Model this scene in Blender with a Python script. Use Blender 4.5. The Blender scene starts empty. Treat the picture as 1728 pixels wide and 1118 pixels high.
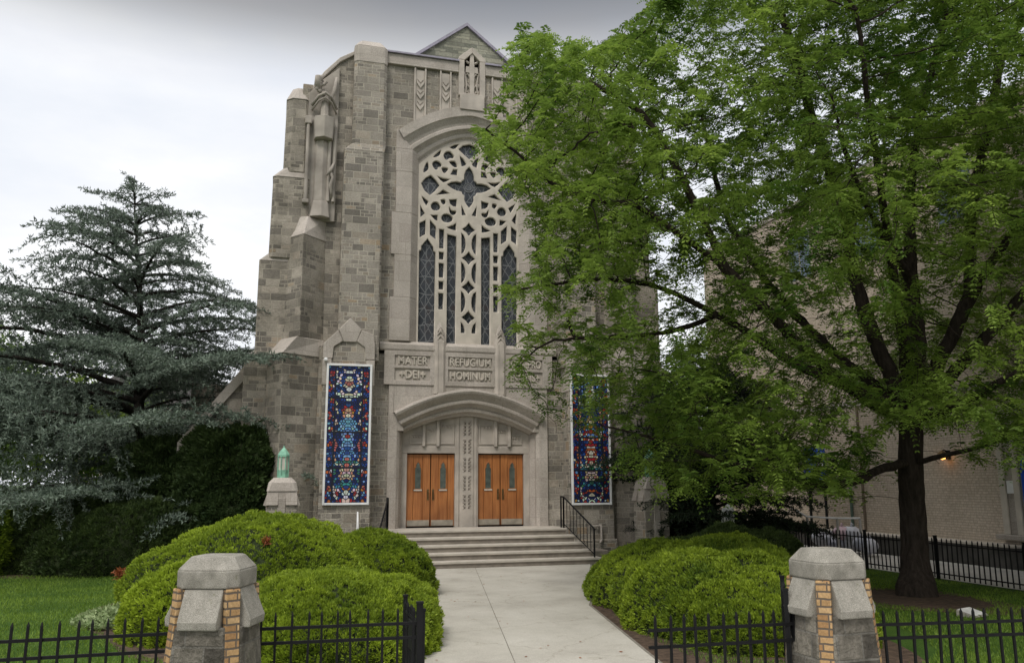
import bpy, math, random
import numpy as np
from mathutils import Vector, Matrix
S = bpy.context.scene
COL = S.collection
rng = np.random.default_rng(7)
random.seed(7)
rad = math.radians

# ------------------------------------------------------------------ camera
F_PX, PITCH, ROLL, YAW = 1400.0, .178633605, -.00361581516, .274743840
CAM = np.array([-5.858, -25.6, 2.35])
def _rz(v, a):
    return np.array([math.cos(a)*v[0]-math.sin(a)*v[1], math.sin(a)*v[0]+math.cos(a)*v[1], v[2]])
_r = np.array([1., 0, 0]); _u = np.array([0, -math.sin(PITCH), math.cos(PITCH)]); _f = np.array([0, math.cos(PITCH), math.sin(PITCH)])
CR = _rz(math.cos(ROLL)*_r + math.sin(ROLL)*_u, -YAW)
CU = _rz(-math.sin(ROLL)*_r + math.cos(ROLL)*_u, -YAW)
CF = _rz(_f, -YAW)
def ray(px, py): return (px-864)*CR + (559-py)*CU + F_PX*CF
def on(px, py, x=None, y=None, z=None):
    """world point where the sight line of a photograph pixel meets a plane of the place"""
    d = ray(px, py)
    if y is not None: k = (y-CAM[1])/d[1]
    elif x is not None: k = (x-CAM[0])/d[0]
    else: k = (z-CAM[2])/d[2]
    return CAM + k*d
def at(px, py, dep): return CAM + ray(px, py)*dep/F_PX
def proj(P):
    v = np.asarray(P, float)-CAM; w = v@CF
    return 864+F_PX*(v@CR)/w, 559-F_PX*(v@CU)/w, w

cam = bpy.data.cameras.new('camera'); co = bpy.data.objects.new('camera', cam); COL.objects.link(co)
cam.sensor_fit = 'HORIZONTAL'; cam.sensor_width = 36.0; cam.lens = 36.0*F_PX/1728
cam.clip_start = .05; cam.clip_end = 3000
mw = Matrix.Identity(4)
for i in range(3):
    mw[i][0] = CR[i]; mw[i][1] = CU[i]; mw[i][2] = -CF[i]; mw[i][3] = CAM[i]
co.matrix_world = mw
S.camera = co

# ------------------------------------------------------------------ light
SUN_EL, SUN_AZ = rad(50), rad(215)          # azimuth clockwise from +Y
W = bpy.data.worlds.new('World'); S.world = W; W.use_nodes = True
nt = W.node_tree; nt.nodes.clear()
def node(nt, t, **kw):
    n = nt.nodes.new(t)
    for k, v in kw.items():
        if k.startswith('i_'):
            key = k[2:]; key = int(key) if key.isdigit() else key.replace('_', ' ')
            n.inputs[key].default_value = v
        else: setattr(n, k, v)
    return n
def ramp(nt, stops, interp='LINEAR'):
    n = nt.nodes.new('ShaderNodeValToRGB'); cr = n.color_ramp; cr.interpolation = interp
    while len(cr.elements) < len(stops): cr.elements.new(.5)
    for e, (p, c) in zip(cr.elements, stops):
        e.position = p; e.color = c if len(c) == 4 else (*c, 1)
    return n
L = lambda a, b: nt.links.new(a, b)
sky = node(nt, 'ShaderNodeTexSky', sky_type='NISHITA', sun_disc=False, sun_elevation=SUN_EL, sun_rotation=SUN_AZ)
sk = node(nt, 'ShaderNodeVectorMath', operation='SCALE'); sk.inputs['Scale'].default_value = .10; L(sky.outputs[0], sk.inputs[0])
tc = node(nt, 'ShaderNodeTexCoord'); sep = node(nt, 'ShaderNodeSeparateXYZ'); L(tc.outputs['Generated'], sep.inputs[0])
mp = node(nt, 'ShaderNodeMapping'); mp.inputs['Scale'].default_value = (1.2, 1.2, 3.2); L(tc.outputs['Generated'], mp.inputs[0])
nz = node(nt, 'ShaderNodeTexNoise', i_Scale=1.7, i_Detail=6.0, i_Roughness=.55); L(mp.outputs[0], nz.inputs['Vector'])
# overcast layer: pale near the horizon, an added grey band above 30 degrees, brighter again overhead
nadd = node(nt, 'ShaderNodeMath', operation='MULTIPLY_ADD'); L(nz.outputs[0], nadd.inputs[0]); nadd.inputs[1].default_value = .05; L(sep.outputs[2], nadd.inputs[2])
el = ramp(nt, [(0, (.95, .965, .99)), (.44, (.97, .98, 1.0)), (.468, (.86, .875, .91)), (.492, (.70, .715, .74)), (.514, (.50, .51, .53)), (.534, (.36, .365, .38)), (.56, (.26, .265, .28)), (.63, (.28, .285, .30)), (.74, (1.5, 1.5, 1.52)), (1, (1.75, 1.73, 1.70))])
L(nadd.outputs[0], el.inputs[0])
nr = ramp(nt, [(.34, (.84, .87, .92)), (.5, (.96, .965, .98)), (.62, (1.10, 1.09, 1.07))]); L(nz.outputs[0], nr.inputs[0])
cm = node(nt, 'ShaderNodeMixRGB', blend_type='MULTIPLY'); cm.inputs[0].default_value = 1; L(el.outputs[0], cm.inputs[1]); L(nr.outputs[0], cm.inputs[2])
mx = node(nt, 'ShaderNodeMixRGB'); mx.inputs[0].default_value = .94; L(sk.outputs[0], mx.inputs[1]); L(cm.outputs[0], mx.inputs[2])
bg = node(nt, 'ShaderNodeBackground'); bg.inputs[1].default_value = 1.0; L(mx.outputs[0], bg.inputs[0])
wo = node(nt, 'ShaderNodeOutputWorld'); L(bg.outputs[0], wo.inputs[0])

sl = bpy.data.lights.new('sun', 'SUN'); so = bpy.data.objects.new('sun', sl); COL.objects.link(so)
sl.energy = 1.5; sl.angle = rad(16); sl.color = (1, .95, .88)
sd = Vector((math.sin(SUN_AZ)*math.cos(SUN_EL), math.cos(SUN_AZ)*math.cos(SUN_EL), math.sin(SUN_EL)))
so.rotation_euler = sd.to_track_quat('Z', 'Y').to_euler()
S.view_settings.view_transform = 'Standard'; S.view_settings.look = 'None'
S.view_settings.exposure = 0.12; S.view_settings.gamma = 1
S.view_settings.use_curve_mapping = False
S.cycles.max_bounces = 6; S.cycles.diffuse_bounces = 3; S.cycles.transparent_max_bounces = 6

# ------------------------------------------------------------------ object helpers
def tag(o, label=None, cat=None, group=None, kind=None):
    for k, v in (('label', label), ('category', cat), ('group', group), ('kind', kind)):
        if v: o[k] = v
    return o
def empty(name, loc=(0, 0, 0), rz=0, label=None, cat=None, group=None):
    o = bpy.data.objects.new(name, None); COL.objects.link(o); o.location = loc; o.rotation_euler = (0, 0, rz); o.empty_display_size = .2
    return tag(o, label, cat, group)
def copy_tree(o, parent=None):
    c = o.copy(); COL.objects.link(c)
    if parent: c.parent = parent
    for ch in list(o.children): copy_tree(ch, c)
    return c
def box_uv(me):
    uv = me.uv_layers.new(name='UVMap')
    n = len(me.loops)
    if not n: return
    for p in me.polygons:
        nx, ny, nzz = p.normal
        h = math.hypot(nx, ny)
        for li in p.loop_indices:
            c = me.vertices[me.loops[li].vertex_index].co
            if abs(nzz) > .92 or h < 1e-6: uv.data[li].uv = (c.x, c.y)
            else:
                tx, ty = -ny/h, nx/h
                uv.data[li].uv = (c.x*tx+c.y*ty + 3.17*round(nx*2) + 1.3*round(ny*2), c.z if abs(nzz) < .3 else c.z/max(h, .3))
class MB:
    def __init__(s): s.v = []; s.f = []
    def poly(s, pts):
        b = len(s.v); s.v += [tuple(p) for p in pts]; s.f.append(tuple(range(b, b+len(pts))))
    def grid(s, rings, close=False):
        b = len(s.v); n = len(rings[0])
        for r in rings: s.v += [tuple(p) for p in r]
        for i in range(len(rings)-1):
            for j in range(n if close else n-1):
                k = (j+1) % n
                s.f.append((b+i*n+j, b+i*n+k, b+(i+1)*n+k, b+(i+1)*n+j))
    def box(s, x0, x1, y0, y1, z0, z1):
        b = len(s.v)
        s.v += [(x0,y0,z0),(x1,y0,z0),(x1,y1,z0),(x0,y1,z0),(x0,y0,z1),(x1,y0,z1),(x1,y1,z1),(x0,y1,z1)]
        s.f += [tuple(b+i for i in q) for q in ((3,2,1,0),(4,5,6,7),(0,1,5,4),(1,2,6,5),(2,3,7,6),(3,0,4,7))]
    def prism(s, pl, a, b, axis='y'):
        """pl: outline of (p, q); axis y -> (x, z) outline pushed from y=a to y=b; z -> (x, y); x -> (y, z)"""
        mk = {'y': lambda p, t: (p[0], t, p[1]), 'z': lambda p, t: (p[0], p[1], t), 'x': lambda p, t: (t, p[0], p[1])}[axis]
        n = len(pl); o = len(s.v)
        s.v += [mk(p, a) for p in pl] + [mk(p, b) for p in pl]
        s.f.append(tuple(o+i for i in range(n))); s.f.append(tuple(o+n+i for i in reversed(range(n))))
        for i in range(n):
            j = (i+1) % n; s.f.append((o+i, o+n+i, o+n+j, o+j))
    def frustum(s, pl, z0, z1, pl2):
        n = len(pl); o = len(s.v)
        s.v += [(p[0], p[1], z0) for p in pl] + [(p[0], p[1], z1) for p in pl2]
        s.f.append(tuple(o+i for i in reversed(range(n)))); s.f.append(tuple(o+n+i for i in range(n)))
        for i in range(n):
            j = (i+1) % n; s.f.append((o+i, o+j, o+n+j, o+n+i))
    def tube(s, pts, r, n=8, cap=True):
        pts = [Vector(p) for p in pts]; rs = r if isinstance(r, (list, tuple)) else [r]*len(pts)
        rings = []; pu = None
        for i, p in enumerate(pts):
            d = (pts[min(i+1, len(pts)-1)]-pts[max(i-1, 0)]).normalized()
            if pu is None: pu = Vector((0, 0, 1)) if abs(d.z) < .9 else Vector((1, 0, 0))
            a = d.cross(pu).normalized(); b = a.cross(d).normalized(); pu = b
            rings.append([p+(a*math.cos(t)+b*math.sin(t))*rs[i] for t in [2*math.pi*k/n for k in range(n)]])
        o = len(s.v); s.grid(rings, True)
        if cap:
            m = len(s.v); s.f.append(tuple(range(o, o+n))); s.f.append(tuple(reversed(range(m-n, m))))
    def lathe(s, prof, c=(0, 0), n=16):
        s.grid([[(c[0]+r*math.cos(2*math.pi*k/n), c[1]+r*math.sin(2*math.pi*k/n), z) for k in range(n)] for r, z in prof], True)
    def mirror(s):
        m = MB(); m.v = [(-x, y, z) for x, y, z in s.v]; m.f = [tuple(reversed(f)) for f in s.f]; return m
    def build(s, name, mat, parent=None, smooth=False, bevel=0, seg=1):
        me = bpy.data.meshes.new(name); me.from_pydata(s.v, [], s.f); me.validate(); me.update()
        import bmesh
        bm = bmesh.new(); bm.from_mesh(me); bmesh.ops.recalc_face_normals(bm, faces=bm.faces); bm.to_mesh(me); bm.free()
        box_uv(me)
        me.materials.append(mat)
        if smooth:
            for p in me.polygons: p.use_smooth = True
        o = bpy.data.objects.new(name, me); COL.objects.link(o)
        if parent: o.parent = parent
        if bevel:
            b = o.modifiers.new('bevel', 'BEVEL'); b.width = bevel; b.segments = seg; b.limit_method = 'ANGLE'; b.angle_limit = rad(40)
        return o
def build_each(mb, name, mat, parent=None, **k):
    """one object for each connected piece of the mesh"""
    up = list(range(len(mb.v)))
    def fd(i):
        while up[i] != i: up[i] = up[up[i]]; i = up[i]
        return i
    for f in mb.f:
        for a in f[1:]: up[fd(a)] = fd(f[0])
    gs = {}
    for f in mb.f: gs.setdefault(fd(f[0]), []).append(f)
    out = []
    for fs in gs.values():
        q = MB(); ix = {}
        for f in fs:
            for a in f:
                if a not in ix: ix[a] = len(q.v); q.v.append(mb.v[a])
        q.f = [tuple(ix[a] for a in f) for f in fs]; out.append(q.build(name, mat, parent, **k))
    return out[0]
def quads_object(name, P, mat, parent=None, tint=None):
    """P: (n, 4, 3) corner points of n small faces; tint (n,) in 0..1 stored per face corner"""
    P = np.ascontiguousarray(P, dtype=np.float32); n = len(P)
    me = bpy.data.meshes.new(name)
    me.vertices.add(n*4); me.vertices.foreach_set('co', P.reshape(-1))
    me.loops.add(n*4); me.loops.foreach_set('vertex_index', np.arange(n*4, dtype=np.int32))
    me.polygons.add(n); me.polygons.foreach_set('loop_start', np.arange(0, n*4, 4, dtype=np.int32))
    me.update(calc_edges=True)
    if tint is not None:
        a = me.attributes.new('tint', 'FLOAT', 'POINT'); a.data.foreach_set('value', np.repeat(np.asarray(tint, np.float32), 4))
    me.materials.append(mat)
    o = bpy.data.objects.new(name, me); COL.objects.link(o)
    if parent: o.parent = parent
    return o
def unit(v): return v/np.maximum(np.linalg.norm(v, axis=-1, keepdims=True), 1e-9)
def leaf_quads(c, d, n, ln, wd):
    """diamond leaves: base c, along d, face normal about n"""
    s_ = unit(np.cross(d, n)); ln = np.asarray(ln).reshape(-1, 1); wd = np.asarray(wd).reshape(-1, 1)
    return np.stack([c, c+d*ln*.45+s_*wd*.5, c+d*ln, c+d*ln*.45-s_*wd*.5], 1)
def rdir(n): return unit(rng.normal(size=(n, 3)))
_perm = rng.random((64, 64, 64)).astype(np.float32)
def vnoise(P, sc):
    q = np.asarray(P)*sc; i = np.floor(q).astype(int); f = q-i; f = f*f*(3-2*f); r = 0
    for dx in (0, 1):
        for dy in (0, 1):
            for dz in (0, 1):
                w = (f[..., 0] if dx else 1-f[..., 0])*(f[..., 1] if dy else 1-f[..., 1])*(f[..., 2] if dz else 1-f[..., 2])
                r = r+w*_perm[(i[..., 0]+dx) % 64, (i[..., 1]+dy) % 64, (i[..., 2]+dz) % 64]
    return r

# ------------------------------------------------------------------ materials
def mat_new(name):
    m = bpy.data.materials.new(name); m.use_nodes = True; nt = m.node_tree; nt.nodes.clear()
    out = nt.nodes.new('ShaderNodeOutputMaterial'); p = nt.nodes.new('ShaderNodeBsdfPrincipled'); nt.links.new(p.outputs[0], out.inputs[0])
    return m, nt, p
def simple(name, col, rough=.6, metal=0, noise=.25, sc=6, bump=0, bsc=40, spec=.3):
    m, nt, p = mat_new(name); l = nt.links.new
    tc = node(nt, 'ShaderNodeTexCoord'); n = node(nt, 'ShaderNodeTexNoise', i_Scale=sc, i_Detail=5.0); l(tc.outputs['Object'], n.inputs['Vector'])
    r = ramp(nt, [(.3, tuple(c*(1-noise) for c in col)), (.7, tuple(min(1, c*(1+noise)) for c in col))]); l(n.outputs[0], r.inputs[0]); l(r.outputs[0], p.inputs['Base Color'])
    p.inputs['Roughness'].default_value = rough; p.inputs['Metallic'].default_value = metal; p.inputs['Specular IOR Level'].default_value = spec
    if bump:
        n2 = node(nt, 'ShaderNodeTexNoise', i_Scale=bsc, i_Detail=4.0); l(tc.outputs['Object'], n2.inputs['Vector'])
        b = node(nt, 'ShaderNodeBump', i_Strength=bump, i_Distance=.02); l(n2.outputs[0], b.inputs['Height']); l(b.outputs[0], p.inputs['Normal'])
    return m
def cooler(stops, g=1.02, b=1.10, k=1.0): return [(p, (c[0]*k, c[1]*g*k, c[2]*b*k)) for p, c in stops]
def masonry(name, stops, w, h, mortar, mcol, wob=.06, rough=.85, bump=.5, stain=(.62, 1.1), squash=.72, sq=3, nsc=14, stain_sc=.55, off=.5, rockface=.35, split=0):
    m, nt, p = mat_new(name); l = nt.links.new
    uv = node(nt, 'ShaderNodeUVMap'); sp = node(nt, 'ShaderNodeSeparateXYZ'); l(uv.outputs[0], sp.inputs[0])
    def M(op, a, b):
        n = node(nt, 'ShaderNodeMath', operation=op)
        for i, x in enumerate((a, b)):
            if x is None: continue
            if isinstance(x, (int, float)): n.inputs[i].default_value = x
            else: l(x, n.inputs[i])
        return n.outputs[0]
    v = sp.outputs[1]
    s1 = M('MULTIPLY', M('SINE', M('MULTIPLY', v, 1.55/h), None), wob)
    s2 = M('MULTIPLY', M('SINE', M('MULTIPLY', v, .61/h), None), wob*1.3)
    v2 = M('ADD', M('ADD', v, s1), s2)
    dn = node(nt, 'ShaderNodeTexNoise', i_Scale=1.8/h*.3, i_Detail=2.0); l(uv.outputs[0], dn.inputs['Vector'])
    ds = node(nt, 'ShaderNodeMath', operation='MULTIPLY_ADD'); l(dn.outputs[0], ds.inputs[0]); ds.inputs[1].default_value = mortar*1.6; ds.inputs[2].default_value = -mortar*.8
    cb = node(nt, 'ShaderNodeCombineXYZ'); l(M('ADD', sp.outputs[0], ds.outputs[0]), cb.inputs[0]); l(M('ADD', v2, ds.outputs[0]), cb.inputs[1])
    br = node(nt, 'ShaderNodeTexBrick', offset=off, squash=squash, squash_frequency=sq)
    for k, x in (('Scale', 1), ('Mortar Size', mortar), ('Mortar Smooth', .25), ('Bias', 0), ('Brick Width', w), ('Row Height', h)): br.inputs[k].default_value = x
    br.inputs['Color1'].default_value = (0, 0, 0, 1); br.inputs['Color2'].default_value = (1, 1, 1, 1); br.inputs['Mortar'].default_value = (.5, .5, .5, 1)
    l(cb.outputs[0], br.inputs['Vector'])
    if split:
        b2 = node(nt, 'ShaderNodeTexBrick', offset=off, squash=1, squash_frequency=2)
        for k, x in (('Scale', 1), ('Mortar Size', mortar), ('Mortar Smooth', .25), ('Bias', 0), ('Brick Width', w*.57), ('Row Height', h*.5)): b2.inputs[k].default_value = x
        b2.inputs['Color1'].default_value = (0, 0, 0, 1); b2.inputs['Color2'].default_value = (1, 1, 1, 1); b2.inputs['Mortar'].default_value = (.5, .5, .5, 1); l(cb.outputs[0], b2.inputs['Vector'])
        sel = M('GREATER_THAN', br.outputs['Color'], 1-split)
        fac = M('MAXIMUM', br.outputs['Fac'], M('MULTIPLY', b2.outputs['Fac'], sel))
        cmx = node(nt, 'ShaderNodeMixRGB'); l(sel, cmx.inputs[0]); l(M('MULTIPLY', br.outputs['Color'], 1/(1-split)), cmx.inputs[1]); l(b2.outputs['Color'], cmx.inputs[2]); bcol = cmx.outputs[0]
    else: fac, bcol = br.outputs['Fac'], br.outputs['Color']
    rp = ramp(nt, stops); l(bcol, rp.inputs[0])
    tc = node(nt, 'ShaderNodeTexCoord')
    n1 = node(nt, 'ShaderNodeTexNoise', i_Scale=nsc, i_Detail=6.0, i_Roughness=.65); l(tc.outputs['Object'], n1.inputs['Vector'])
    n2 = node(nt, 'ShaderNodeTexNoise', i_Scale=stain_sc, i_Detail=6.0, i_Roughness=.6); l(tc.outputs['Object'], n2.inputs['Vector'])
    mg = node(nt, 'ShaderNodeMixRGB', blend_type='MULTIPLY'); mg.inputs[0].default_value = 1
    r1 = ramp(nt, [(.3, (.72, .72, .72)), (.72, (1.2, 1.2, 1.2))]); l(n1.outputs[0], r1.inputs[0]); l(rp.outputs[0], mg.inputs[1]); l(r1.outputs[0], mg.inputs[2])
    mm = node(nt, 'ShaderNodeMixRGB'); l(fac, mm.inputs[0]); l(mg.outputs[0], mm.inputs[1]); mm.inputs[2].default_value = (*mcol, 1)
    st = node(nt, 'ShaderNodeMixRGB', blend_type='MULTIPLY'); st.inputs[0].default_value = 1
    a, b = stain
    r2 = ramp(nt, [(.32, (a, a, a*.97)), (.62, (b, b, b))]); l(n2.outputs[0], r2.inputs[0]); l(mm.outputs[0], st.inputs[1]); l(r2.outputs[0], st.inputs[2])
    l(st.outputs[0], p.inputs['Base Color'])
    p.inputs['Roughness'].default_value = rough; p.inputs['Specular IOR Level'].default_value = .25
    inv = M('SUBTRACT', 1.0, fac); hh = M('ADD', inv, M('MULTIPLY', n1.outputs[0], rockface*2.2)); hh = M('ADD', hh, M('MULTIPLY', bcol, .25))
    bp = node(nt, 'ShaderNodeBump', i_Strength=bump, i_Distance=.03); l(hh, bp.inputs['Height']); l(bp.outputs[0], p.inputs['Normal'])
    return m
ASH = masonry('granite ashlar', cooler([(0, (.20, .178, .142)), (.2, (.275, .243, .195)), (.45, (.335, .297, .235)), (.68, (.39, .345, .275)), (.8, (.30, .255, .19)), (.91, (.47, .415, .33)), (.965, (.38, .285, .18)), (1, (.24, .216, .18))]), .50, .24, .012, (.50, .455, .38), wob=.03, bump=1.0, split=.45, nsc=22, rockface=.5, stain=(.68, 1.12))
ASH_OLD = masonry('weathered granite ashlar', cooler([(0, (.17, .15, .118)), (.25, (.24, .211, .165)), (.5, (.30, .264, .204)), (.75, (.355, .312, .24)), (.93, (.42, .365, .285)), (1, (.34, .26, .17))]), .52, .25, .012, (.40, .36, .295), wob=.03, bump=.9, split=.45, nsc=22, rockface=.5, stain=(.62, 1.12), stain_sc=.9)
ASH_THIN = masonry('thin coursed gable stone', [(0, (.17, .175, .14)), (.4, (.25, .25, .2)), (.7, (.32, .315, .25)), (1, (.38, .37, .29))], .62, .13, .009, (.17, .165, .14), wob=.03)
LIME = masonry('limestone', cooler([(0, (.42, .365, .305)), (.5, (.455, .40, .335)), (1, (.49, .43, .36))], 1.02, 1.08), 1.1, .62, .005, (.29, .26, .225), wob=.02, rough=.8, bump=.2, stain=(.78, 1.05), nsc=30, stain_sc=.8, rockface=.05)
LIME_PALE = simple('pale tracery limestone', (.52, .47, .40), .8, noise=.14, sc=3, bump=.12)
LIME_CARVE = simple('carved limestone', (.44, .393, .342), .8, noise=.2, sc=2.2, bump=.2)
def cast_mat():
    m, nt, p = mat_new('weathered cast granite'); l = nt.links.new
    tc = node(nt, 'ShaderNodeTexCoord'); a = node(nt, 'ShaderNodeTexNoise', i_Scale=140.0, i_Detail=2.0); b = node(nt, 'ShaderNodeTexNoise', i_Scale=3.5, i_Detail=7.0, i_Roughness=.65); c = node(nt, 'ShaderNodeTexNoise', i_Scale=11.0, i_Detail=6.0, i_Roughness=.7)
    for n in (a, b, c): l(tc.outputs['Object'], n.inputs['Vector'])
    r = ramp(nt, [(.3, (.17, .16, .14)), (.5, (.295, .28, .25)), (.7, (.42, .40, .36))]); l(a.outputs[0], r.inputs[0])
    r2 = ramp(nt, [(.35, (.62, .62, .58)), (.6, (1.1, 1.09, 1.05))]); l(b.outputs[0], r2.inputs[0])
    g = node(nt, 'ShaderNodeMixRGB', blend_type='MULTIPLY'); g.inputs[0].default_value = 1; l(r.outputs[0], g.inputs[1]); l(r2.outputs[0], g.inputs[2])
    ms = ramp(nt, [(.62, (0, 0, 0)), (.72, (.7, .7, .7))]); l(c.outputs[0], ms.inputs[0])
    h = node(nt, 'ShaderNodeMixRGB'); l(ms.outputs[0], h.inputs[0]); l(g.outputs[0], h.inputs[1]); h.inputs[2].default_value = (.14, .14, .07, 1); l(h.outputs[0], p.inputs['Base Color'])
    p.inputs['Roughness'].default_value = .92; p.inputs['Specular IOR Level'].default_value = .2
    bp = node(nt, 'ShaderNodeBump', i_Strength=.45, i_Distance=.015); l(a.outputs[0], bp.inputs['Height']); l(bp.outputs[0], p.inputs['Normal'])
    return m
CAST = cast_mat()
BUFF = masonry('buff brick', [(0, (.34, .19, .085)), (.35, (.48, .30, .14)), (.7, (.55, .36, .18)), (.9, (.60, .43, .24)), (1, (.36, .23, .12))], .23, .066, .010, (.14, .11, .085), wob=0, bump=.5, stain=(.75, 1.05), nsc=30, rockface=.2)
BRICK = masonry('tan school brick', [(0, (.52, .435, .345)), (.5, (.56, .475, .375)), (1, (.60, .51, .41))], .21, .075, .009, (.36, .305, .245), wob=0, bump=.25, stain=(.86, 1.05), nsc=10, rockface=.1)
ROCKP = masonry('rough pillar stone', [(0, (.11, .098, .082)), (.4, (.18, .163, .135)), (.75, (.26, .236, .195)), (1, (.33, .30, .245))], .5, .24, .012, (.24, .225, .195), wob=.03, bump=1.0, nsc=13, rockface=1.3, stain=(.6, 1.12), stain_sc=4)
def conc_mat():
    m, nt, p = mat_new('worn path concrete'); l = nt.links.new
    tc = node(nt, 'ShaderNodeTexCoord'); a = node(nt, 'ShaderNodeTexNoise', i_Scale=.8, i_Detail=8.0, i_Roughness=.62); b = node(nt, 'ShaderNodeTexNoise', i_Scale=60.0, i_Detail=3.0); c = node(nt, 'ShaderNodeTexNoise', i_Scale=2.3, i_Detail=6.0, i_Roughness=.7)
    for n in (a, b, c): l(tc.outputs['Object'], n.inputs['Vector'])
    dm = node(nt, 'ShaderNodeMixRGB', blend_type='ADD'); dm.inputs[0].default_value = .55; l(tc.outputs['Object'], dm.inputs[1]); l(c.outputs['Color'], dm.inputs[2])
    v = node(nt, 'ShaderNodeTexVoronoi', feature='DISTANCE_TO_EDGE', i_Scale=.33); l(dm.outputs[0], v.inputs['Vector'])
    r = ramp(nt, [(.3, (.365, .34, .295)), (.5, (.455, .43, .375)), (.7, (.51, .485, .43))]); l(a.outputs[0], r.inputs[0])
    r2 = ramp(nt, [(.3, (.86, .86, .85)), (.7, (1.1, 1.1, 1.1))]); l(b.outputs[0], r2.inputs[0])
    r3 = ramp(nt, [(.30, (.80, .78, .74)), (.42, (1, 1, 1))]); l(c.outputs[0], r3.inputs[0])
    r4 = ramp(nt, [(.0, (.76, .74, .71)), (.005, (1, 1, 1))]); l(v.outputs['Distance'], r4.inputs[0])
    cur = r.outputs[0]
    for q in (r2, r3, r4):
        g = node(nt, 'ShaderNodeMixRGB', blend_type='MULTIPLY'); g.inputs[0].default_value = 1; l(cur, g.inputs[1]); l(q.outputs[0], g.inputs[2]); cur = g.outputs[0]
    l(cur, p.inputs['Base Color']); p.inputs['Roughness'].default_value = .9; p.inputs['Specular IOR Level'].default_value = .2
    bp = node(nt, 'ShaderNodeBump', i_Strength=.25, i_Distance=.01); l(b.outputs[0], bp.inputs['Height']); l(bp.outputs[0], p.inputs['Normal'])
    return m
CONC = conc_mat()
LIME_OLD = simple('dirty carved limestone', (.335, .30, .26), .85, noise=.3, sc=1.6, bump=.3)
CONC2 = simple('walkway concrete', (.46, .44, .40), .85, noise=.12, sc=1.5, bump=.1, bsc=60)
STEPM = simple('shaded step stone', (.24, .21, .175), .8, noise=.22, sc=4, bump=.2, bsc=50)  # darker than the treads: shade on the risers is put into the colour
IRON = simple('black painted iron', (.006, .006, .0065), .6, noise=.3, spec=.25)
SLATE = simple('lead grey coping', (.30, .28, .34), .6, noise=.15)
COPPER = simple('green copper patina', (.22, .44, .32), .7, noise=.3, sc=9, bump=.15)
MILK = simple('milky lantern glass', (.55, .52, .45), .35, noise=.1)
BRASS = simple('dull brass', (.20, .135, .065), .4, metal=.8)
STEEL = simple('scuffed kick plate', (.42, .37, .30), .38, metal=.6, noise=.25, sc=5)
WHITE = simple('white paint', (.78, .78, .77), .5, noise=.06)
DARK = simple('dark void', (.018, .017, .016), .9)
SOIL = simple('brown mulch', (.075, .05, .034), .95, noise=.5, sc=9, bump=.8, bsc=30)
ROCKB = simple('brown rock', (.16, .10, .075), .9, noise=.35, sc=5, bump=.6, bsc=14)
BLUE = simple('blue painted steel', (.02, .08, .50), .45, noise=.08)
def leaf_mat(name, c0, c1, trans=.35, rough=.55, spec=.25):
    m, nt, p = mat_new(name); l = nt.links.new
    a = node(nt, 'ShaderNodeAttribute', attribute_name='tint'); r = ramp(nt, [(0, c0), (1, c1)]); l(a.outputs['Fac'], r.inputs[0])
    l(r.outputs[0], p.inputs['Base Color']); p.inputs['Roughness'].default_value = rough; p.inputs['Specular IOR Level'].default_value = spec
    t = node(nt, 'ShaderNodeBsdfTranslucent'); l(r.outputs[0], t.inputs[0])
    mx = node(nt, 'ShaderNodeMixShader'); mx.inputs[0].default_value = trans; l(p.outputs[0], mx.inputs[1]); l(t.outputs[0], mx.inputs[2])
    l(mx.outputs[0], [n for n in nt.nodes if n.type == 'OUTPUT_MATERIAL'][0].inputs[0])
    return m
def bark_mat(name, col, sc=1.0):
    m, nt, p = mat_new(name); l = nt.links.new
    tc = node(nt, 'ShaderNodeTexCoord'); mp = node(nt, 'ShaderNodeMapping'); mp.inputs['Scale'].default_value = (9*sc, 9*sc, 1.6*sc); l(tc.outputs['Object'], mp.inputs[0])
    n = node(nt, 'ShaderNodeTexNoise', i_Scale=1.6, i_Detail=8.0, i_Roughness=.65); l(mp.outputs[0], n.inputs['Vector'])
    r = ramp(nt, [(.32, tuple(c*.4 for c in col)), (.55, col), (.75, tuple(c*1.6 for c in col))]); l(n.outputs[0], r.inputs[0]); l(r.outputs[0], p.inputs['Base Color'])
    p.inputs['Roughness'].default_value = .92; p.inputs['Specular IOR Level'].default_value = .15
    b = node(nt, 'ShaderNodeBump', i_Strength=.9, i_Distance=.04); l(n.outputs[0], b.inputs['Height']); l(b.outputs[0], p.inputs['Normal'])
    return m
# ------------------------------------------------------------------ the church
church = empty('stone_church', (0, 0, 0), 0, 'grey granite Gothic church with limestone trim, tall traceried window and two pairs of wooden doors', 'church')
def arc(xs, zs, za, n=28):
    out = []
    for i in range(n+1):
        t = -1+2*i/n; a = abs(t)
        out.append((t*xs, zs+(za-zs)*((1-a*a)*.8+(1-a)*.2)))
    return out
def above(mb, arcp, ztop, y):
    for (x0, z0), (x1, z1) in zip(arcp, arcp[1:]):
        mb.poly([(x0, y, z0), (x1, y, z1), (x1, y, ztop), (x0, y, ztop)])
def loft_arches(mb, specs):
    mb.grid([[(x, y, z) for x, z in arc(xs, zs, za)] for xs, zs, za, y in specs])
YW = .2
# --- stone walling of the front
m = MB()
E0 = (2.45, 13.72, 14.85)
a0 = arc(*E0)
above(m, a0, 16.1, YW)
for s in (-1, 1):
    x = sorted((s*2.45, s*3.0)); m.poly([(x[0], YW, 6.3), (x[1], YW, 6.3), (x[1], YW, 16.1), (x[0], YW, 16.1)])
    x = sorted((s*2.5, s*3.2)); m.poly([(x[0], YW, 0), (x[1], YW, 0), (x[1], YW, 6.4), (x[0], YW, 6.4)])
m.build('front_wall', ASH, church)
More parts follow.
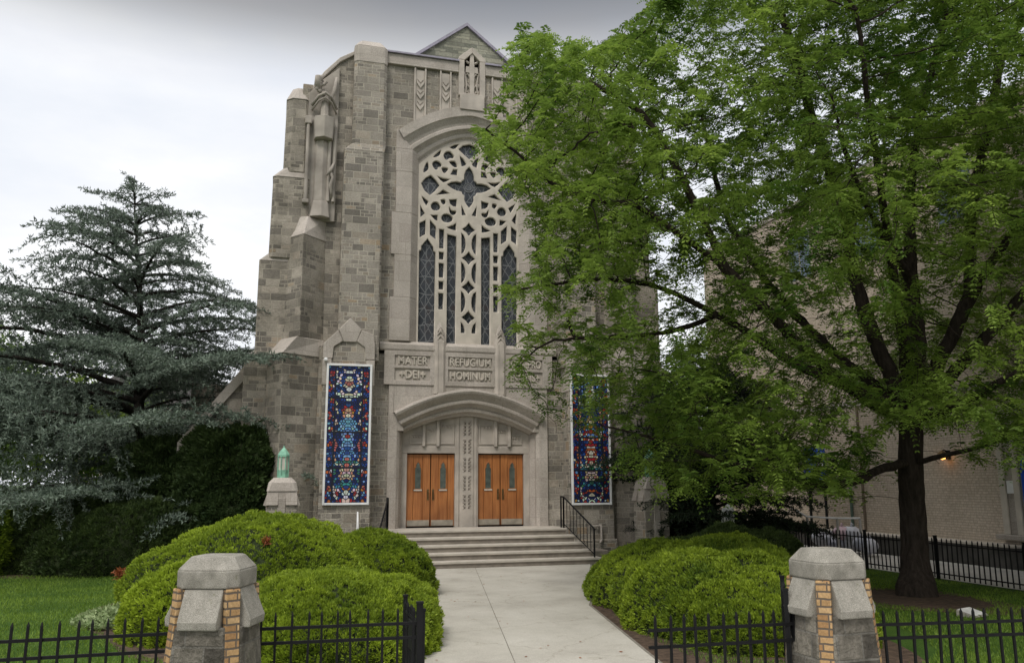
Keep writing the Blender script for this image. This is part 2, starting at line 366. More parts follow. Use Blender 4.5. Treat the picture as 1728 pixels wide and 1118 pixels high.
# gable and roof of the nave behind the parapet
m = MB(); sl_ = .79
gp = [(-4.6, 18.3-4.6*sl_), (0, 18.3), (4.6, 18.3-4.6*sl_), (4.6, 12), (-4.6, 12)]
m.prism(gp, 1.0, 1.5); m.build('gable_wall', ASH_THIN, church)
m = MB()
for s in (-1, 1):
    q = [(0, 18.34), (s*5.9, 18.34-5.9*sl_), (s*5.9, 18.2-5.9*sl_), (0, 18.2)]
    m.prism(q, 1.52, 26)
build_each(m, 'roof_slope', SLATE, church)
m = MB()
for s in (-1, 1): m.prism([(0, 18.42), (s*4.7, 18.42-4.7*sl_), (s*4.7, 18.30-4.7*sl_), (0, 18.30)], .92, 1.6)
build_each(m, 'gable_coping', SLATE, church)
m = MB(); m.box(-5.6, 5.6, 1.6, 26, 0, 13.6); m.build('nave_wall', ASH_OLD, church)
# --- frieze
m = MB()
for s in (-1, 1):
    x0, x1 = sorted((s*.46, s*3.0)); m.box(x0, x1, YW-.12, YW+.6, 16.03, 16.40)
pc = build_each(m, 'parapet_course', LIME, church, bevel=.015)
m = MB()
for s in (-1, 1):
    x0, x1 = sorted((s*.46, s*3.05)); m.prism([(YW-.2, 16.403), (YW-.2, 16.46), (YW+.2, 16.56), (YW+.7, 16.46), (YW+.7, 16.403)], x0, x1, 'x')
build_each(m, 'parapet_coping', SLATE, church)
def arcz(x, spec):
    xs, zs, za = spec; a = min(1, abs(x)/xs); return zs+(za-zs)*((1-a*a)*.8+(1-a)*.2)
for s in (-1, 1):
    for (xa, xb, n) in ((.70, 1.10, 2), (1.56, 1.97, 3)):
        c = s*(xa+xb)/2; w = (xb-xa)/2; zb = arcz(c, E0)-.15
        m = MB(); m.box(c-w, c-w*.72, YW-.09, YW, zb, 16.03); m.box(c+w*.72, c+w, YW-.09, YW, zb, 16.03); m.box(c-w*.72, c+w*.72, YW-.05, YW, zb, 15.95)
        st = m.build('frieze_strip', LIME_CARVE, church, bevel=.01)
        m = MB()
        for k in range(n):
            z = 15.55-(k+.35)*(15.7-zb-.45)/n; h = .13
            for q in (-1, 1): m.prism([(c, z-h), (c+q*w*.6, z+h*.35), (c+q*w*.6, z+h*1.2), (c, z)], YW-.115+.002*(q > 0), YW-.05)
            m.prism([(c-w*.5, z+h*1.6), (c+w*.5, z+h*1.6), (c, z+h*.6)], YW-.085, YW-.05)
        m.build('chevron', LIME_CARVE, st)
# central niche with pierced carving
m = MB()
m.prism([(-.42, 14.68), (.42, 14.68), (.42, 15.2), (.30, 15.26), (-.30, 15.26), (-.42, 15.2)], YW-.2, YW+.1)
for s in (-1, 1):
    x0, x1 = sorted((s*.27, s*.46)); m.box(x0, x1, YW-.14, YW+.3, 15.2, 16.5)
    m.prism([(s*.27, 16.5), (s*.46, 16.5), (s*.46, 16.6), (0, 17.0), (0, 16.78)], YW-.145, YW+.3)
nb = m.build('frieze_niche', LIME_CARVE, church, bevel=.012)
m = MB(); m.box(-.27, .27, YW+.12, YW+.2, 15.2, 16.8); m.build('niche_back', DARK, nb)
m = MB(); m.prism([(-.07, 15.25), (.07, 15.25), (.09, 16.2), (.06, 16.72), (0, 16.78), (-.06, 16.72), (-.09, 16.2)], YW-.1, YW+.1)
m.prism([(-.22, 16.08), (.22, 16.08), (.2, 16.3), (-.2, 16.3)], YW-.085, YW+.1)
for s in (-1, 1):
    for z0 in (15.3, 15.55, 15.95):
        m.tube([(s*.07, YW-.03, z0), (s*.15, YW-.05, z0+.1), (s*.22, YW-.03, z0+.03), (s*.26, YW-.03, z0+.16)], .035, 6)
    m.tube([(s*.22, YW-.03, 15.25), (s*.18, YW-.06, 15.6), (s*.22, YW-.03, 16.0)], .03, 6)
    m.tube([(s*.1, YW-.03, 16.45), (s*.2, YW-.05, 16.5)], .04, 6)
m.build('carving', LIME_CARVE, nb)
# --- great window surround
su = empty('great_window'); su.parent = church
m = MB()
for s in (-1, 1):
    for k in range(5):
        z0 = 6.72+k*1.4; z1 = min(13.72, z0+1.4); xo = 2.62 if k % 2 == 0 else 2.5
        if k == 4: xo = 2.52
        pl = [(s*1.98, YW-.07-.001*k), (s*xo, YW-.07-.001*k), (s*xo, YW+.1), (s*1.72, YW+.45), (s*1.72, YW+.22)]
        m.prism(pl if s > 0 else pl[::-1], z0, z1 if k < 4 else 13.1, 'z')
    m.prism([(s*1.98, 13.1), (s*2.52, 13.1), (s*2.52, 13.74), (s*2.4, 13.74), (s*2.2, 13.4)], YW-.075, YW+.1)

build_each(m, 'jamb_stone', LIME, su, bevel=.012)
m = MB()
loft_arches(m, [(2.46, 13.73, 14.87, YW), (2.45, 13.72, 14.85, YW-.15), (2.30, 13.46, 14.5, YW-.15), (2.27, 13.42, 14.46, YW-.10), (2.18, 13.3, 14.3, YW+.0), (2.12, 13.22, 14.22, YW+.02), (2.09, 13.18, 14.17, YW-.03), (2.02, 13.1, 14.09, YW-.03),
                (1.98, 13.04, 14.04, YW+.05), (1.92, 12.97, 13.97, YW+.13), (1.87, 12.92, 13.92, YW+.12), (1.82, 12.86, 13.86, YW+.14), (1.75, 12.78, 13.8, YW+.22), (1.70, 12.7, 13.72, YW+.24), (1.70, 12.7, 13.72, YW+.5)])
m.build('window_hood', LIME, su)
# --- tracery: one stone plate pierced by the lights
YT = YW+.24
def T1(zx, zy):
    p = on(660+zx/4.658, 180+zy/4.658, y=YT); a = on(660+605/4.658, 180+zy/4.658, y=YT); return (p[0]-a[0], p[2])
def closed(pts, k=5):
    P = [np.array(p, float) for p in pts]; n = len(P); out = []
    for i in range(n):
        p0, p1, p2, p3 = P[i-1], P[i], P[(i+1) % n], P[(i+2) % n]
        for j in range(k):
            t = j/k; out.append(tuple(.5*((2*p1)+(p2-p0)*t+(2*p0-5*p1+4*p2-p3)*t*t+(3*p1-p0-3*p2+p3)*t**3)))
    return out
holes = []
def hole(pts, both=True):
    holes.append(pts)
    if both: holes.append([(-x, z) for x, z in pts][::-1])
def pane(pts, smooth=True, both=True):
    q = [T1(*p) for p in pts]; hole(closed(q) if smooth else q, both)
cr_ = [(607, 474), (630, 505), (643, 540), (642, 578), (660, 592), (665, 607), (702, 607), (742, 618), (778, 641), (742, 664), (702, 676), (665, 676), (658, 694), (641, 704), (643, 735), (632, 762), (607, 794)]
cq = [T1(*p) for p in cr_]; hole([(0, cq[0][1])]+cq[1:-1]+[(0, cq[-1][1])]+[(-x, z) for x, z in cq[1:-1]][::-1], False)
eq = [T1(*p) for p in [(607, 296), (655, 316), (690, 350), (648, 384), (607, 412)]]; hole([(0, eq[0][1])]+eq[1:-1]+[(0, eq[-1][1])]+[(-x, z) for x, z in eq[1:-1]][::-1], False)
pane([(531, 386), (556, 408), (584, 448), (572, 462), (545, 468), (538, 430)], False)
pane([(545, 772), (584, 850), (548, 853)], False)
pane([(228, 600), (262, 560), (303, 538), (342, 575), (373, 616), (338, 660), (298, 694), (252, 655)], False)
pane([(352, 543), (400, 562), (458, 568), (424, 588), (401, 594), (376, 572)], False)
pane([(343, 692), (374, 674), (401, 652), (428, 668), (454, 681), (400, 687)], False)
pane([(245, 512), (258, 462), (277, 436), (286, 478), (270, 504)]); pane([(322, 394), (352, 362), (380, 343), (373, 376), (350, 392)]); pane([(448, 318), (490, 298), (522, 295), (498, 326), (478, 333)], False)
pane([(404, 380), (424, 354), (456, 354), (482, 385), (477, 403), (450, 403), (432, 416), (415, 410)]); pane([(314, 450), (335, 427), (363, 430), (386, 452), (381, 470), (361, 474), (356, 491), (334, 489)])
pane([(450, 431), (494, 431), (509, 474), (481, 470), (462, 452)]); pane([(392, 479), (430, 481), (437, 495), (412, 521), (395, 506)]); pane([(456, 532), (480, 492), (510, 492), (512, 537)], False)
pane([(230, 698), (287, 742), (269, 777), (249, 745)], False); pane([(221, 773), (260, 836), (223, 867)], False)
pane([(308, 770), (330, 749), (361, 755), (379, 790), (361, 813), (330, 813), (309, 796)]); pane([(383, 735), (413, 729), (420, 755), (400, 767)]); pane([(450, 730), (508, 725), (507, 786), (480, 781), (455, 761)], False)
pane([(449, 788), (470, 815), (501, 820), (501, 841), (475, 851), (455, 831)]); pane([(388, 870), (410, 844), (450, 847), (477, 872), (466, 901), (430, 909), (399, 896)])
pane([(303, 849), (356, 850), (361, 896), (335, 886)], False); pane([(428, 946), (480, 931), (504, 914), (504, 974), (460, 961)], False)
pane([(217, 914), (263, 889), (263, 1000), (217, 1026)], False); pane([(299, 889), (346, 940), (346, 1042), (299, 1005)], False)
zt1 = T1(393, 963)[1]; zt2 = T1(470, 1004)[1]
hole([(-1.655, 6.75), (-1.125, 6.75), (-1.125, 9.77), (-1.195, 9.8), (-1.195, 9.94), (-1.39, 10.2), (-1.585, 9.94), (-1.585, 9.8), (-1.655, 9.77)])
for z0, z1 in ((9.91, zt1), (9.53, 9.78), (8.92, 9.40), (8.52, 8.79), (7.86, 8.39)): hole([(-1.0, z0), (-.845, z0), (-.845, z1), (-1.0, z1)])
hole([(-.725, 6.75), (-.43, 6.75), (-.43, zt2-.05), (-.725, zt2)])
for k, zc in enumerate((10.62, 9.63, 8.64, 7.63)):
    hole([(0, zc+.22), (.085, zc+.105), (.23, zc), (.085, zc-.105), (0, zc-.22), (-.085, zc-.105), (-.23, zc), (-.085, zc+.105)], False)
    mid = zc-.5
    if k < 3: hole([(-.25, mid+.36), (-.17, mid+.29), (-.115, mid+.15), (-.10, mid), (-.115, mid-.15), (-.17, mid-.29), (-.25, mid-.36)][::-1])
    else: hole([(-.25, mid+.34), (-.17, mid+.25), (-.12, mid+.1), (-.11, mid-.02), (-.25, mid-.02)][::-1])
cu = bpy.data.curves.new('tracery', 'CURVE'); cu.dimensions = '2D'; cu.fill_mode = 'BOTH'; cu.extrude = .025; cu.bevel_depth = .028; cu.bevel_resolution = 1; cu.offset = -.026
for pts in [[(-1.76, 6.71), (1.76, 6.71)]+arc(1.76, 12.85, 13.92)[::-1]]+holes:
    sp = cu.splines.new('POLY'); sp.points.add(len(pts)-1); sp.use_cyclic_u = True
    for p_, q in zip(sp.points, pts): p_.co = (q[0], q[1], 0, 1)
tmp = bpy.data.objects.new('tmp', cu); COL.objects.link(tmp); dg = bpy.context.evaluated_depsgraph_get(); dg.update()
me = bpy.data.meshes.new_from_object(tmp.evaluated_get(dg)); bpy.data.objects.remove(tmp)
me.transform(Matrix.Translation((0, YT+.045, 0)) @ Matrix.Rotation(rad(90), 4, 'X')); me.materials.clear(); me.materials.append(LIME_PALE)
o = bpy.data.objects.new('window_tracery', me); COL.objects.link(o); o.parent = su
# leaded glass: dark panes with pale cames
def glass_leaded():
    mt, nt, p = mat_new('leaded glass'); l = nt.links.new
    uv = node(nt, 'ShaderNodeUVMap')
    def lines(rot, sc, th):
        mpp = node(nt, 'ShaderNodeMapping'); mpp.inputs['Rotation'].default_value = (0, 0, rad(rot)); mpp.inputs['Scale'].default_value = (sc, sc*.6, 1); l(uv.outputs[0], mpp.inputs[0])
        w = node(nt, 'ShaderNodeTexVoronoi', feature='DISTANCE_TO_EDGE', voronoi_dimensions='2D', i_Scale=1.0, i_Randomness=0.25); l(mpp.outputs[0], w.inputs['Vector'])
        g = node(nt, 'ShaderNodeMath', operation='LESS_THAN'); l(w.outputs['Distance'], g.inputs[0]); g.inputs[1].default_value = th; return g.outputs[0]
    a = lines(45, 5.2, .045); b = lines(0, 3.1, .03)
    mxx = node(nt, 'ShaderNodeMath', operation='MAXIMUM'); l(a, mxx.inputs[0]); l(b, mxx.inputs[1])
    n = node(nt, 'ShaderNodeTexNoise', i_Scale=2.2, i_Detail=3.0); l(uv.outputs[0], n.inputs['Vector'])
    r = ramp(nt, [(.3, (.030, .034, .042)), (.55, (.055, .060, .070)), (.7, (.05, .042, .045))]); l(n.outputs[0], r.inputs[0])
    c = node(nt, 'ShaderNodeMixRGB'); l(mxx.outputs[0], c.inputs[0]); l(r.outputs[0], c.inputs[1]); c.inputs[2].default_value = (.17, .175, .18, 1); l(c.outputs[0], p.inputs['Base Color'])
    p.inputs['Roughness'].default_value = .32; p.inputs['Specular IOR Level'].default_value = .35
    n2 = node(nt, 'ShaderNodeTexNoise', i_Scale=9.0); l(uv.outputs[0], n2.inputs['Vector']); bp = node(nt, 'ShaderNodeBump', i_Strength=.3, i_Distance=.02); l(n2.outputs[0], bp.inputs['Height']); l(bp.outputs[0], p.inputs['Normal'])
    return mt
GLASS = glass_leaded()
m = MB(); m.box(-1.75, 1.75, YT+.13, YT+.15, 6.7, 12.7)
ga = arc(1.75, 12.7, 13.78)
m.prism(ga, YT+.132, YT+.152); m.build('leaded_glass', GLASS, su)
dz0 = (cq[0][1]+cq[-1][1])/2+.02
m = MB(); m.grid([[(r_*math.cos(a_), YT+.118, dz0+r_*math.sin(a_)) for a_ in np.linspace(0, 2*math.pi, 24, endpoint=False)] for r_ in (.001, .16)], True)
rs = m.build('rosette', simple('paler rosette glass', (.10, .105, .115), .35, noise=.3, sc=12), su)
m = MB()
for r_ in (.165, .09): m.tube([(r_*math.cos(a_), YT+.112, dz0+r_*math.sin(a_)) for a_ in np.linspace(0, 2*math.pi, 25)], .012, 5)
m.build('rosette_lead', simple('grey lead', (.2, .2, .2), .6), rs)
# --- sill, inscription band, colonnettes
m = MB(); m.prism([(YW-.10, 6.40), (YW-.125, 6.45), (YW-.125, 6.60), (YW+.05, 6.715), (YW+.4, 6.715), (YW+.4, 6.40)], -2.9, 2.9, 'x')
m.build('window_sill', LIME, church, bevel=.01)
m = MB(); m.box(-2.55, 2.55, YW-.06, YW+.2, 5.32, 6.398)
ib = m.build('inscription_band', LIME_CARVE, church)
m = MB()
def rail(x0, x1, z0, z1, y): m.box(x0, x1, y, YW-.058, z0, z1)
for z0, z1 in ((5.325, 5.46), (5.845, 5.93), (6.25, 6.394)): rail(-2.75, 2.75, z0, z1, YW-.12)
for s in (-1, 1):
    for a, b in ((.72, 1.30), (2.42, 2.752)):
        x0, x1 = sorted((s*a, s*b)); rail(x0, x1, 5.328, 6.392, YW-.117)
m.build('band_frame', LIME, ib, bevel=.008)
def lettering(txt, x, z, size, y, par, sx=1.0):
    cu = bpy.data.curves.new('lettering', 'FONT'); cu.body = txt; cu.size = size; cu.extrude = .02; cu.align_x = 'CENTER'; cu.align_y = 'CENTER'; cu.offset = .002; cu.space_character = 1.06; cu.bevel_depth = .004
    tmp = bpy.data.objects.new('tmp', cu); COL.objects.link(tmp)
    dg = bpy.context.evaluated_depsgraph_get(); dg.update()
    me = bpy.data.meshes.new_from_object(tmp.evaluated_get(dg)); bpy.data.objects.remove(tmp)
    me.transform(Matrix.Translation((x, y, z)) @ Matrix.Rotation(rad(90), 4, 'X') @ Matrix.Diagonal((sx, 1, 1, 1)))
    me.materials.clear(); me.materials.append(LIME_PALE)
    o = bpy.data.objects.new('lettering', me); COL.objects.link(o); o.parent = par
    return o
for txt, x, z, sx in (('MATER', -1.86, 6.085, .80), ('+DEI+', -1.86, 5.65, .84), ('REFUGIUM', 0, 6.085, .76), ('HOMINUM', 0, 5.65, .74), ('ORA PRO', 1.86, 6.085, .64), ('NOBIS+', 1.86, 5.65, .72)):
    lettering(txt, x, z, .36, YW-.085, ib, sx)
for s in (-1, 1):
    c = s*.99; m = MB()
    pl = lambda w, d: [(c-w, YW), (c-w, YW-d*.55), (c-w*.6, YW-d), (c+w*.6, YW-d), (c+w, YW-d*.55), (c+w, YW)]
    m.frustum(pl(.20, .17), 5.06, 6.75, pl(.20, .17)); m.frustum(pl(.19, .15), 6.75, 7.0, pl(.155, .12)); m.frustum(pl(.155, .12), 7.0, 7.36, pl(.03, .02))
    for q in (-1, 1): m.box(c+q*.085-.018, c+q*.085+.018, YW-.19, YW-.16, 5.1, 6.72)
    for z in (6.82, 6.98, 7.1):
        for q in (-1, 1): m.tube([(c, YW-.16, z+.1), (c+q*.1, YW-.14, z-.04)], .022, 5)
    m.build('colonnette', LIME_CARVE, church, bevel=.006)
# --- portal
DH = (2.42, 4.45, 5.22)
m = MB(); above(m, arc(*DH), 5.33, YW-.08)
for s in (-1, 1):
    x0, x1 = sorted((s*2.30, s*2.58)); m.box(x0, x1, YW-.08, YW+.1, .9, 4.44)
    x0, x1 = sorted((s*2.42, s*2.58)); m.box(x0, x1, YW-.079, YW+.1, 4.44, 5.33)
    pl = [(s*2.302, YW-.075), (s*2.302, YW+.5), (s*2.08, YW+.5), (s*2.08, YW+.3), (s*2.2, YW+.12), (s*2.2, YW+.02)]
    m.prism(pl, .9, 3.9, 'z')
    m.prism([(s*2.302, 3.9), (s*2.08, 3.9), (s*2.2, 4.2), (s*2.302, 4.3)], YW-.07, YW+.3)
po = empty('portal'); po.parent = church; build_each(m, 'portal_stone', LIME, po, bevel=.01)
m = MB()
loft_arches(m, [(2.44, 4.47, 5.26, YW-.08), (2.42, 4.45, 5.22, YW-.30), (2.40, 4.40, 5.16, YW-.32), (2.36, 4.34, 5.10, YW-.29), (2.30, 4.25, 4.98, YW-.18), (2.26, 4.19, 4.91, YW-.12), (2.24, 4.15, 4.86, YW-.16), (2.20, 4.1, 4.80, YW-.15),
                (2.17, 4.03, 4.72, YW-.04), (2.14, 3.99, 4.66, YW+.03), (2.13, 3.97, 4.63, YW+.0), (2.10, 3.92, 4.54, YW+.02), (2.08, 3.88, 4.47, YW+.15), (2.06, 3.85, 4.42, YW+.18), (2.06, 3.85, 4.42, YW+.42)])
m.build('portal_hood', LIME, po)
YD = YW+.4
m = MB()
ta = arc(2.1, 3.85, 4.46)
for (x0, z0), (x1, z1) in zip(ta, ta[1:]): m.poly([(x0, YD, 3.24), (x1, YD, 3.24), (x1, YD, z1), (x0, YD, z0)])
m.box(-2.1, 2.1, YD-.03, YD+.1, 3.235, 3.44)
for s in (-1, 1):
    x0, x1 = sorted((s*1.905, s*2.1)); m.box(x0, x1, YD-.02, YD+.1, .9, 3.235)
ty = m.build('tympanum', LIME_CARVE, po, bevel=.01)
m = MB()
for s in (-1, 1):
    for c, w in ((1.62, .22), (1.17, .19), (.66, .26)):
        zt = arcz(c+w*.8, (2.1, 3.85, 4.46))-.16
        for (xa, xb, za_, zb_) in ((c-w, c-w+.04, 3.52, zt), (c+w-.04, c+w, 3.52, zt), (c-w+.041, c+w-.041, 3.521, 3.56), (c-w+.041, c+w-.041, zt-.04, zt-.001)):
            x0, x1 = sorted((s*xa, s*xb)); m.box(x0, x1, YD-.035, YD, za_, zb_)
        for k in (-.3, 0, .3): m.tube([(s*c+k*w*1.3, YD-.01, zt-.12), (s*c+k*w*1.3, YD-.03, zt-.07)], .03, 6)
    for c in (1.4, .945):
        zt = arcz(c, (2.1, 3.85, 4.46)); m.box(s*c-.045, s*c+.045, YD-.12, YD, 3.45, zt+.02)
build_each(m, 'panel_moulding', LIME_CARVE, ty, bevel=.006)
m = MB(); m.box(-.375, .375, YD-.04, YD+.1, .9, 4.4); m.box(-.21, .21, YD-.07, YD-.038, .9, 4.42)
for s in (-1, 1): m.box(s*.29-.035, s*.29+.035, YD-.075, YD-.038, .92, 4.4)
tr = m.build('trumeau', LIME_CARVE, po, bevel=.01)
m = MB(); mc = MB()
for k in range(24):
    z = 1.5+k*.115
    if k % 5 == 4: continue
    for s in (-1, 1):
        m.prism([(s*.035, z), (s*.10, z+.02), (s*.115, z+.075), (s*.06, z+.09)], YD-.073, YD-.06)
        mc.tube([(s*.13, YD-.075, z), (s*.05, YD-.1, z+.1), (s*.14, YD-.075, z+.112)], .014, 5)
m.build('hollow_shade', simple('painted hollow shade', (.15, .13, .11), .9), tr); mc.build('carved_foliage', LIME_CARVE, tr)  # raised dark pieces; the shade of hollows is put into their colour
# doors
def wood():
    mt, nt, p = mat_new('varnished oak'); l = nt.links.new
    tc = node(nt, 'ShaderNodeTexCoord'); mpp = node(nt, 'ShaderNodeMapping'); mpp.inputs['Scale'].default_value = (14, 14, .9); l(tc.outputs['Object'], mpp.inputs[0])
    n = node(nt, 'ShaderNodeTexNoise', i_Scale=1.5, i_Detail=8.0, i_Roughness=.6); l(mpp.outputs[0], n.inputs['Vector'])
    n2 = node(nt, 'ShaderNodeTexNoise', i_Scale=.9, i_Detail=2.0); l(tc.outputs['Object'], n2.inputs['Vector'])
    r = ramp(nt, [(.25, (.26, .085, .022)), (.5, (.40, .15, .042)), (.75, (.50, .21, .07))]); l(n.outputs[0], r.inputs[0])
    g = node(nt, 'ShaderNodeMixRGB', blend_type='MULTIPLY'); g.inputs[0].default_value = 1; r2 = ramp(nt, [(.35, (.75, .72, .7)), (.65, (1.15, 1.15, 1.15))]); l(n2.outputs[0], r2.inputs[0]); l(r.outputs[0], g.inputs[1]); l(r2.outputs[0], g.inputs[2])
    l(g.outputs[0], p.inputs['Base Color']); p.inputs['Roughness'].default_value = .5
    b = node(nt, 'ShaderNodeBump', i_Strength=.15, i_Distance=.01); l(n.outputs[0], b.inputs['Height']); l(b.outputs[0], p.inputs['Normal'])
    return mt
WOOD = wood()
PANE = simple('wavy grey door glass', (.085, .10, .085), .2, noise=.35, sc=8, bump=.3, bsc=30, spec=.5)
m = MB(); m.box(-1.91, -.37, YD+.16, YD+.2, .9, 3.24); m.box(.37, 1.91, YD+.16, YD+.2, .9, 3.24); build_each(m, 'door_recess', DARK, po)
for c, mirror in ((-1.52, 1), (-.755, -1), (.755, 1), (1.52, -1)):
    w = .375; y = YD+.08; z0, z1 = .985, 3.2
    X = lambda a: c+a*mirror
    m = MB()
    def pb(a, b, za_, zb_, yy): x0, x1 = sorted((X(a), X(b))); m.box(x0, x1, yy, y+.06, za_, zb_)
    pb(-w, -.17, z0, z1, y); pb(.135, w-.008, z0, z1, y)               # stiles (outer, meeting)
    pb(-.162, .128, z0, 2.07, y+.014); pb(-.162, .128, 2.115, z1, y+.014)   # lower and upper panel
    q = [(-.17, 2.11), (-.13, 2.95), (-.02, 3.08)]
    d = m.build('door_leaf', WOOD, po, bevel=.006)
    cx = X(-.018)
    out = [(cx-.105, 2.12), (cx+.105, 2.12), (cx+.105, 2.78), (cx+.07, 2.79), (cx+.07, 2.88), (cx, 2.985), (cx-.07, 2.88), (cx-.07, 2.79), (cx-.105, 2.78)]
    m = MB(); m.prism(out, y+.004, y+.02); m.build('pane', PANE, d)
    m = MB(); pts = [(a, y+.006, b) for a, b in out]
    for a, b in zip(pts, pts[1:]+pts[:1]): m.tube([a, b], .016, 4)
    m.build('pane_trim', WOOD, d)
    m = MB(); m.box(cx-.13, cx+.13, y-.016, y+.012, 2.07, 2.115); m.build('pane_ledge', LIME_PALE, d)
    m = MB(); m.box(c-.35, c+.35, y-.008, y+.0, .995, 1.175); m.build('kick_plate', STEEL, d, bevel=.003)
    hx = X(.30 if abs(c) < 1 or True else .3)
    m = MB(); m.box(hx-.03, hx+.03, y-.012, y, 1.78, 2.12); m.tube([(hx, y-.01, 1.84), (hx, y-.07, 1.88), (hx, y-.07, 2.02), (hx, y-.01, 2.06)], .014, 6); m.build('handle', BRASS, d)
# --- piers, corner buttresses and flanks, each side of the front
for s in (-1, 1):
    def mk(): return MB()
    def fin(mb, name, mat, par=church, each=False, **k):
        if s > 0: mb = mb.mirror()
        return (build_each if each else MB.build)(mb, name, mat, par, **k)
    ch = lambda x0, x1, y0, y1, c: [(x0+c, y0), (x1-c, y0), (x1, y0+c), (x1, y1), (x0, y1), (x0, y0+c)]
    # tall pier beside the window
    m = mk(); m.frustum(ch(-4.22, -2.96, -.28, .9, .06), 6.0, 12.75, ch(-4.2, -2.95, -.28, .9, .06))
    m.frustum(ch(-3.97, -2.89, -.14, .9, .10), 13.0, 15.85, ch(-3.96, -2.9, -.13, .9, .10))
    pr = fin(m, 'front_pier', ASH, church, True)
    m = mk(); m.frustum(ch(-4.205, -2.95, -.283, .9, .065), 12.75, 13.02, ch(-3.975, -2.885, -.145, .9, .1)); fin(m, 'pier_setback', ASH, pr); m = mk()
    m.frustum(ch(-3.975, -2.885, -.145, .9, .1), 15.85, 16.42, ch(-3.975, -2.885, -.145, .9, .12)); m.frustum(ch(-3.975, -2.885, -.145, .9, .12), 16.42, 16.68, ch(-3.80, -3.06, .02, .85, .1))
    fin(m, 'pier_weathering', LIME, pr, True, bevel=.02)
    # base pier carrying the banner
    m = mk(); m.box(-4.62, -3.12, -.40, 1, 0, 5.9); m.prism([(-4.58, 5.9), (-3.16, 5.9), (-3.16, 6.7), (-3.5, 6.85), (-3.86, 7.18), (-4.2, 6.83), (-4.58, 6.4)], -.36, .8)
    bp_ = fin(m, 'base_pier', ASH, church, True, bevel=.02)
    m = mk()
    m.prism([(-4.64, 6.0), (-4.64, 6.45), (-4.215, 6.88), (-4.06, 6.55), (-4.33, 6.36), (-4.36, 6.0)], -.42, .3)
    m.prism([(-3.10, 6.0), (-3.10, 6.45), (-3.16, 6.78), (-3.505, 6.90), (-3.655, 6.55), (-3.40, 6.36), (-3.37, 6.0)], -.42, .3)
    m.prism([(-4.2, 6.90), (-3.86, 7.27), (-3.52, 6.92), (-3.67, 6.52), (-4.045, 6.52)], -.425, .3)
    m.box(-4.645, -4.38, -.42, .3, 5.2, 5.985); m.box(-3.35, -3.095, -.42, .3, 5.2, 5.985)
    fin(m, 'pier_cap', LIME, bp_, True, bevel=.015)
    m = mk(); m.box(-4.70, -3.06, -.48, 1, 0, .55); fin(m, 'plinth', ASH, bp_, bevel=.03)
    # raked wall between pier and corner, and the outer pier
    m = mk()
    m.prism([(-3.9, 6), (-3.9, 16.2), (-4.41, 15.84), (-4.87, 15.30), (-5.25, 14.75), (-5.25, 6)], .15, 1.6)
    m.frustum(ch(-6.05, -5.22, -.02, 2.2, .2), 11.9, 14.35, ch(-6.03, -5.24, .01, 2.2, .2)); m.box(-5.55, -5.2, .1, 2.0, 14.35, 14.95)
    m.frustum(ch(-6.36, -5.2, -.05, 3.2, .1), 9.1, 11.7, ch(-6.33, -5.2, -.03, 3.2, .1))
    m.box(-6.62, -5.2, .02, 4.4, 6.1, 9.0); m.box(-6.9, -4.6, .05, 5.4, 0, 6.0)
    fw = fin(m, 'corner_wall', ASH_OLD, church, True, bevel=.02)
    m = mk()
    m.prism([(-3.9, 16.2), (-4.41, 15.84), (-4.87, 15.30), (-5.25, 14.75), (-5.25, 14.9), (-4.9, 15.46), (-4.43, 16.0), (-3.9, 16.34)], .07, 1.62)
    m.frustum(ch(-6.05, -5.22, -.02, 2.2, .2), 14.35, 14.85, ch(-5.86, -5.42, .25, 2.0, .16)); m.frustum(ch(-6.36, -5.2, -.05, 3.2, .1), 11.7, 12.05, ch(-6.03, -5.24, .05, 3.0, .12))
    m.frustum(ch(-6.63, -5.2, .01, 4.4, .02), 9.0, 9.25, ch(-6.35, -5.2, .05, 4.2, .02)); m.frustum(ch(-6.91, -4.7, .03, 5.4, .02), 6.0, 6.25, ch(-6.63, -4.8, .1, 5.2, .02))
    fin(m, 'wall_coping', LIME, fw, True, bevel=.02)
    # diagonal corner buttress
    m = mk()
    m.frustum([(-5.36, -.62), (-4.62, .16), (-4.7, 1), (-5.6, 1), (-5.82, .05)], 6.6, 9.75, [(-5.36, -.58), (-4.66, .16), (-4.7, 1), (-5.6, 1), (-5.78, .05)])
    m.prism([(-5.80, -.85), (-4.60, -.02), (-4.6, 1), (-6.4, 1), (-6.22, -.05)], 0, 6.05, 'z')
    db = fin(m, 'corner_buttress', ASH_OLD, church, True, bevel=.02)
    m = mk()
    m.frustum([(-5.36, -.60), (-4.64, .16), (-4.7, 1), (-5.6, 1), (-5.81, .05)], 9.75, 10.45, [(-5.25, -.18), (-4.72, .16), (-4.75, 1), (-5.5, 1), (-5.6, .05)])
    m.frustum([(-5.84, -.89), (-4.59, -.04), (-4.6, 1), (-6.42, 1), (-6.28, -.08)], 6.05, 6.60, [(-5.42, -.64), (-4.61, .0), (-4.6, 1), (-5.95, 1), (-5.86, -.0)])
    fin(m, 'buttress_weathering', LIME, db, True, bevel=.02)
    m = mk(); m.box(-4.75, -4.45, -.22, .3, 0, 6.4); fin(m, 'wall_return', ASH_OLD)
    # canopied niche on the corner
    m = mk()
    m.prism([(-5.36, 10.4), (-4.42, 10.4), (-4.42, 15.62), (-5.0, 15.08), (-5.36, 14.6)], .04, .5)
    m.frustum([(-5.22, .02), (-5.18, -.2), (-4.86, -.34), (-4.6, -.18), (-4.56, .02)], 10.45, 11.0, [(-5.14, .02), (-5.1, -.12), (-4.86, -.22), (-4.66, -.1), (-4.62, .02)])
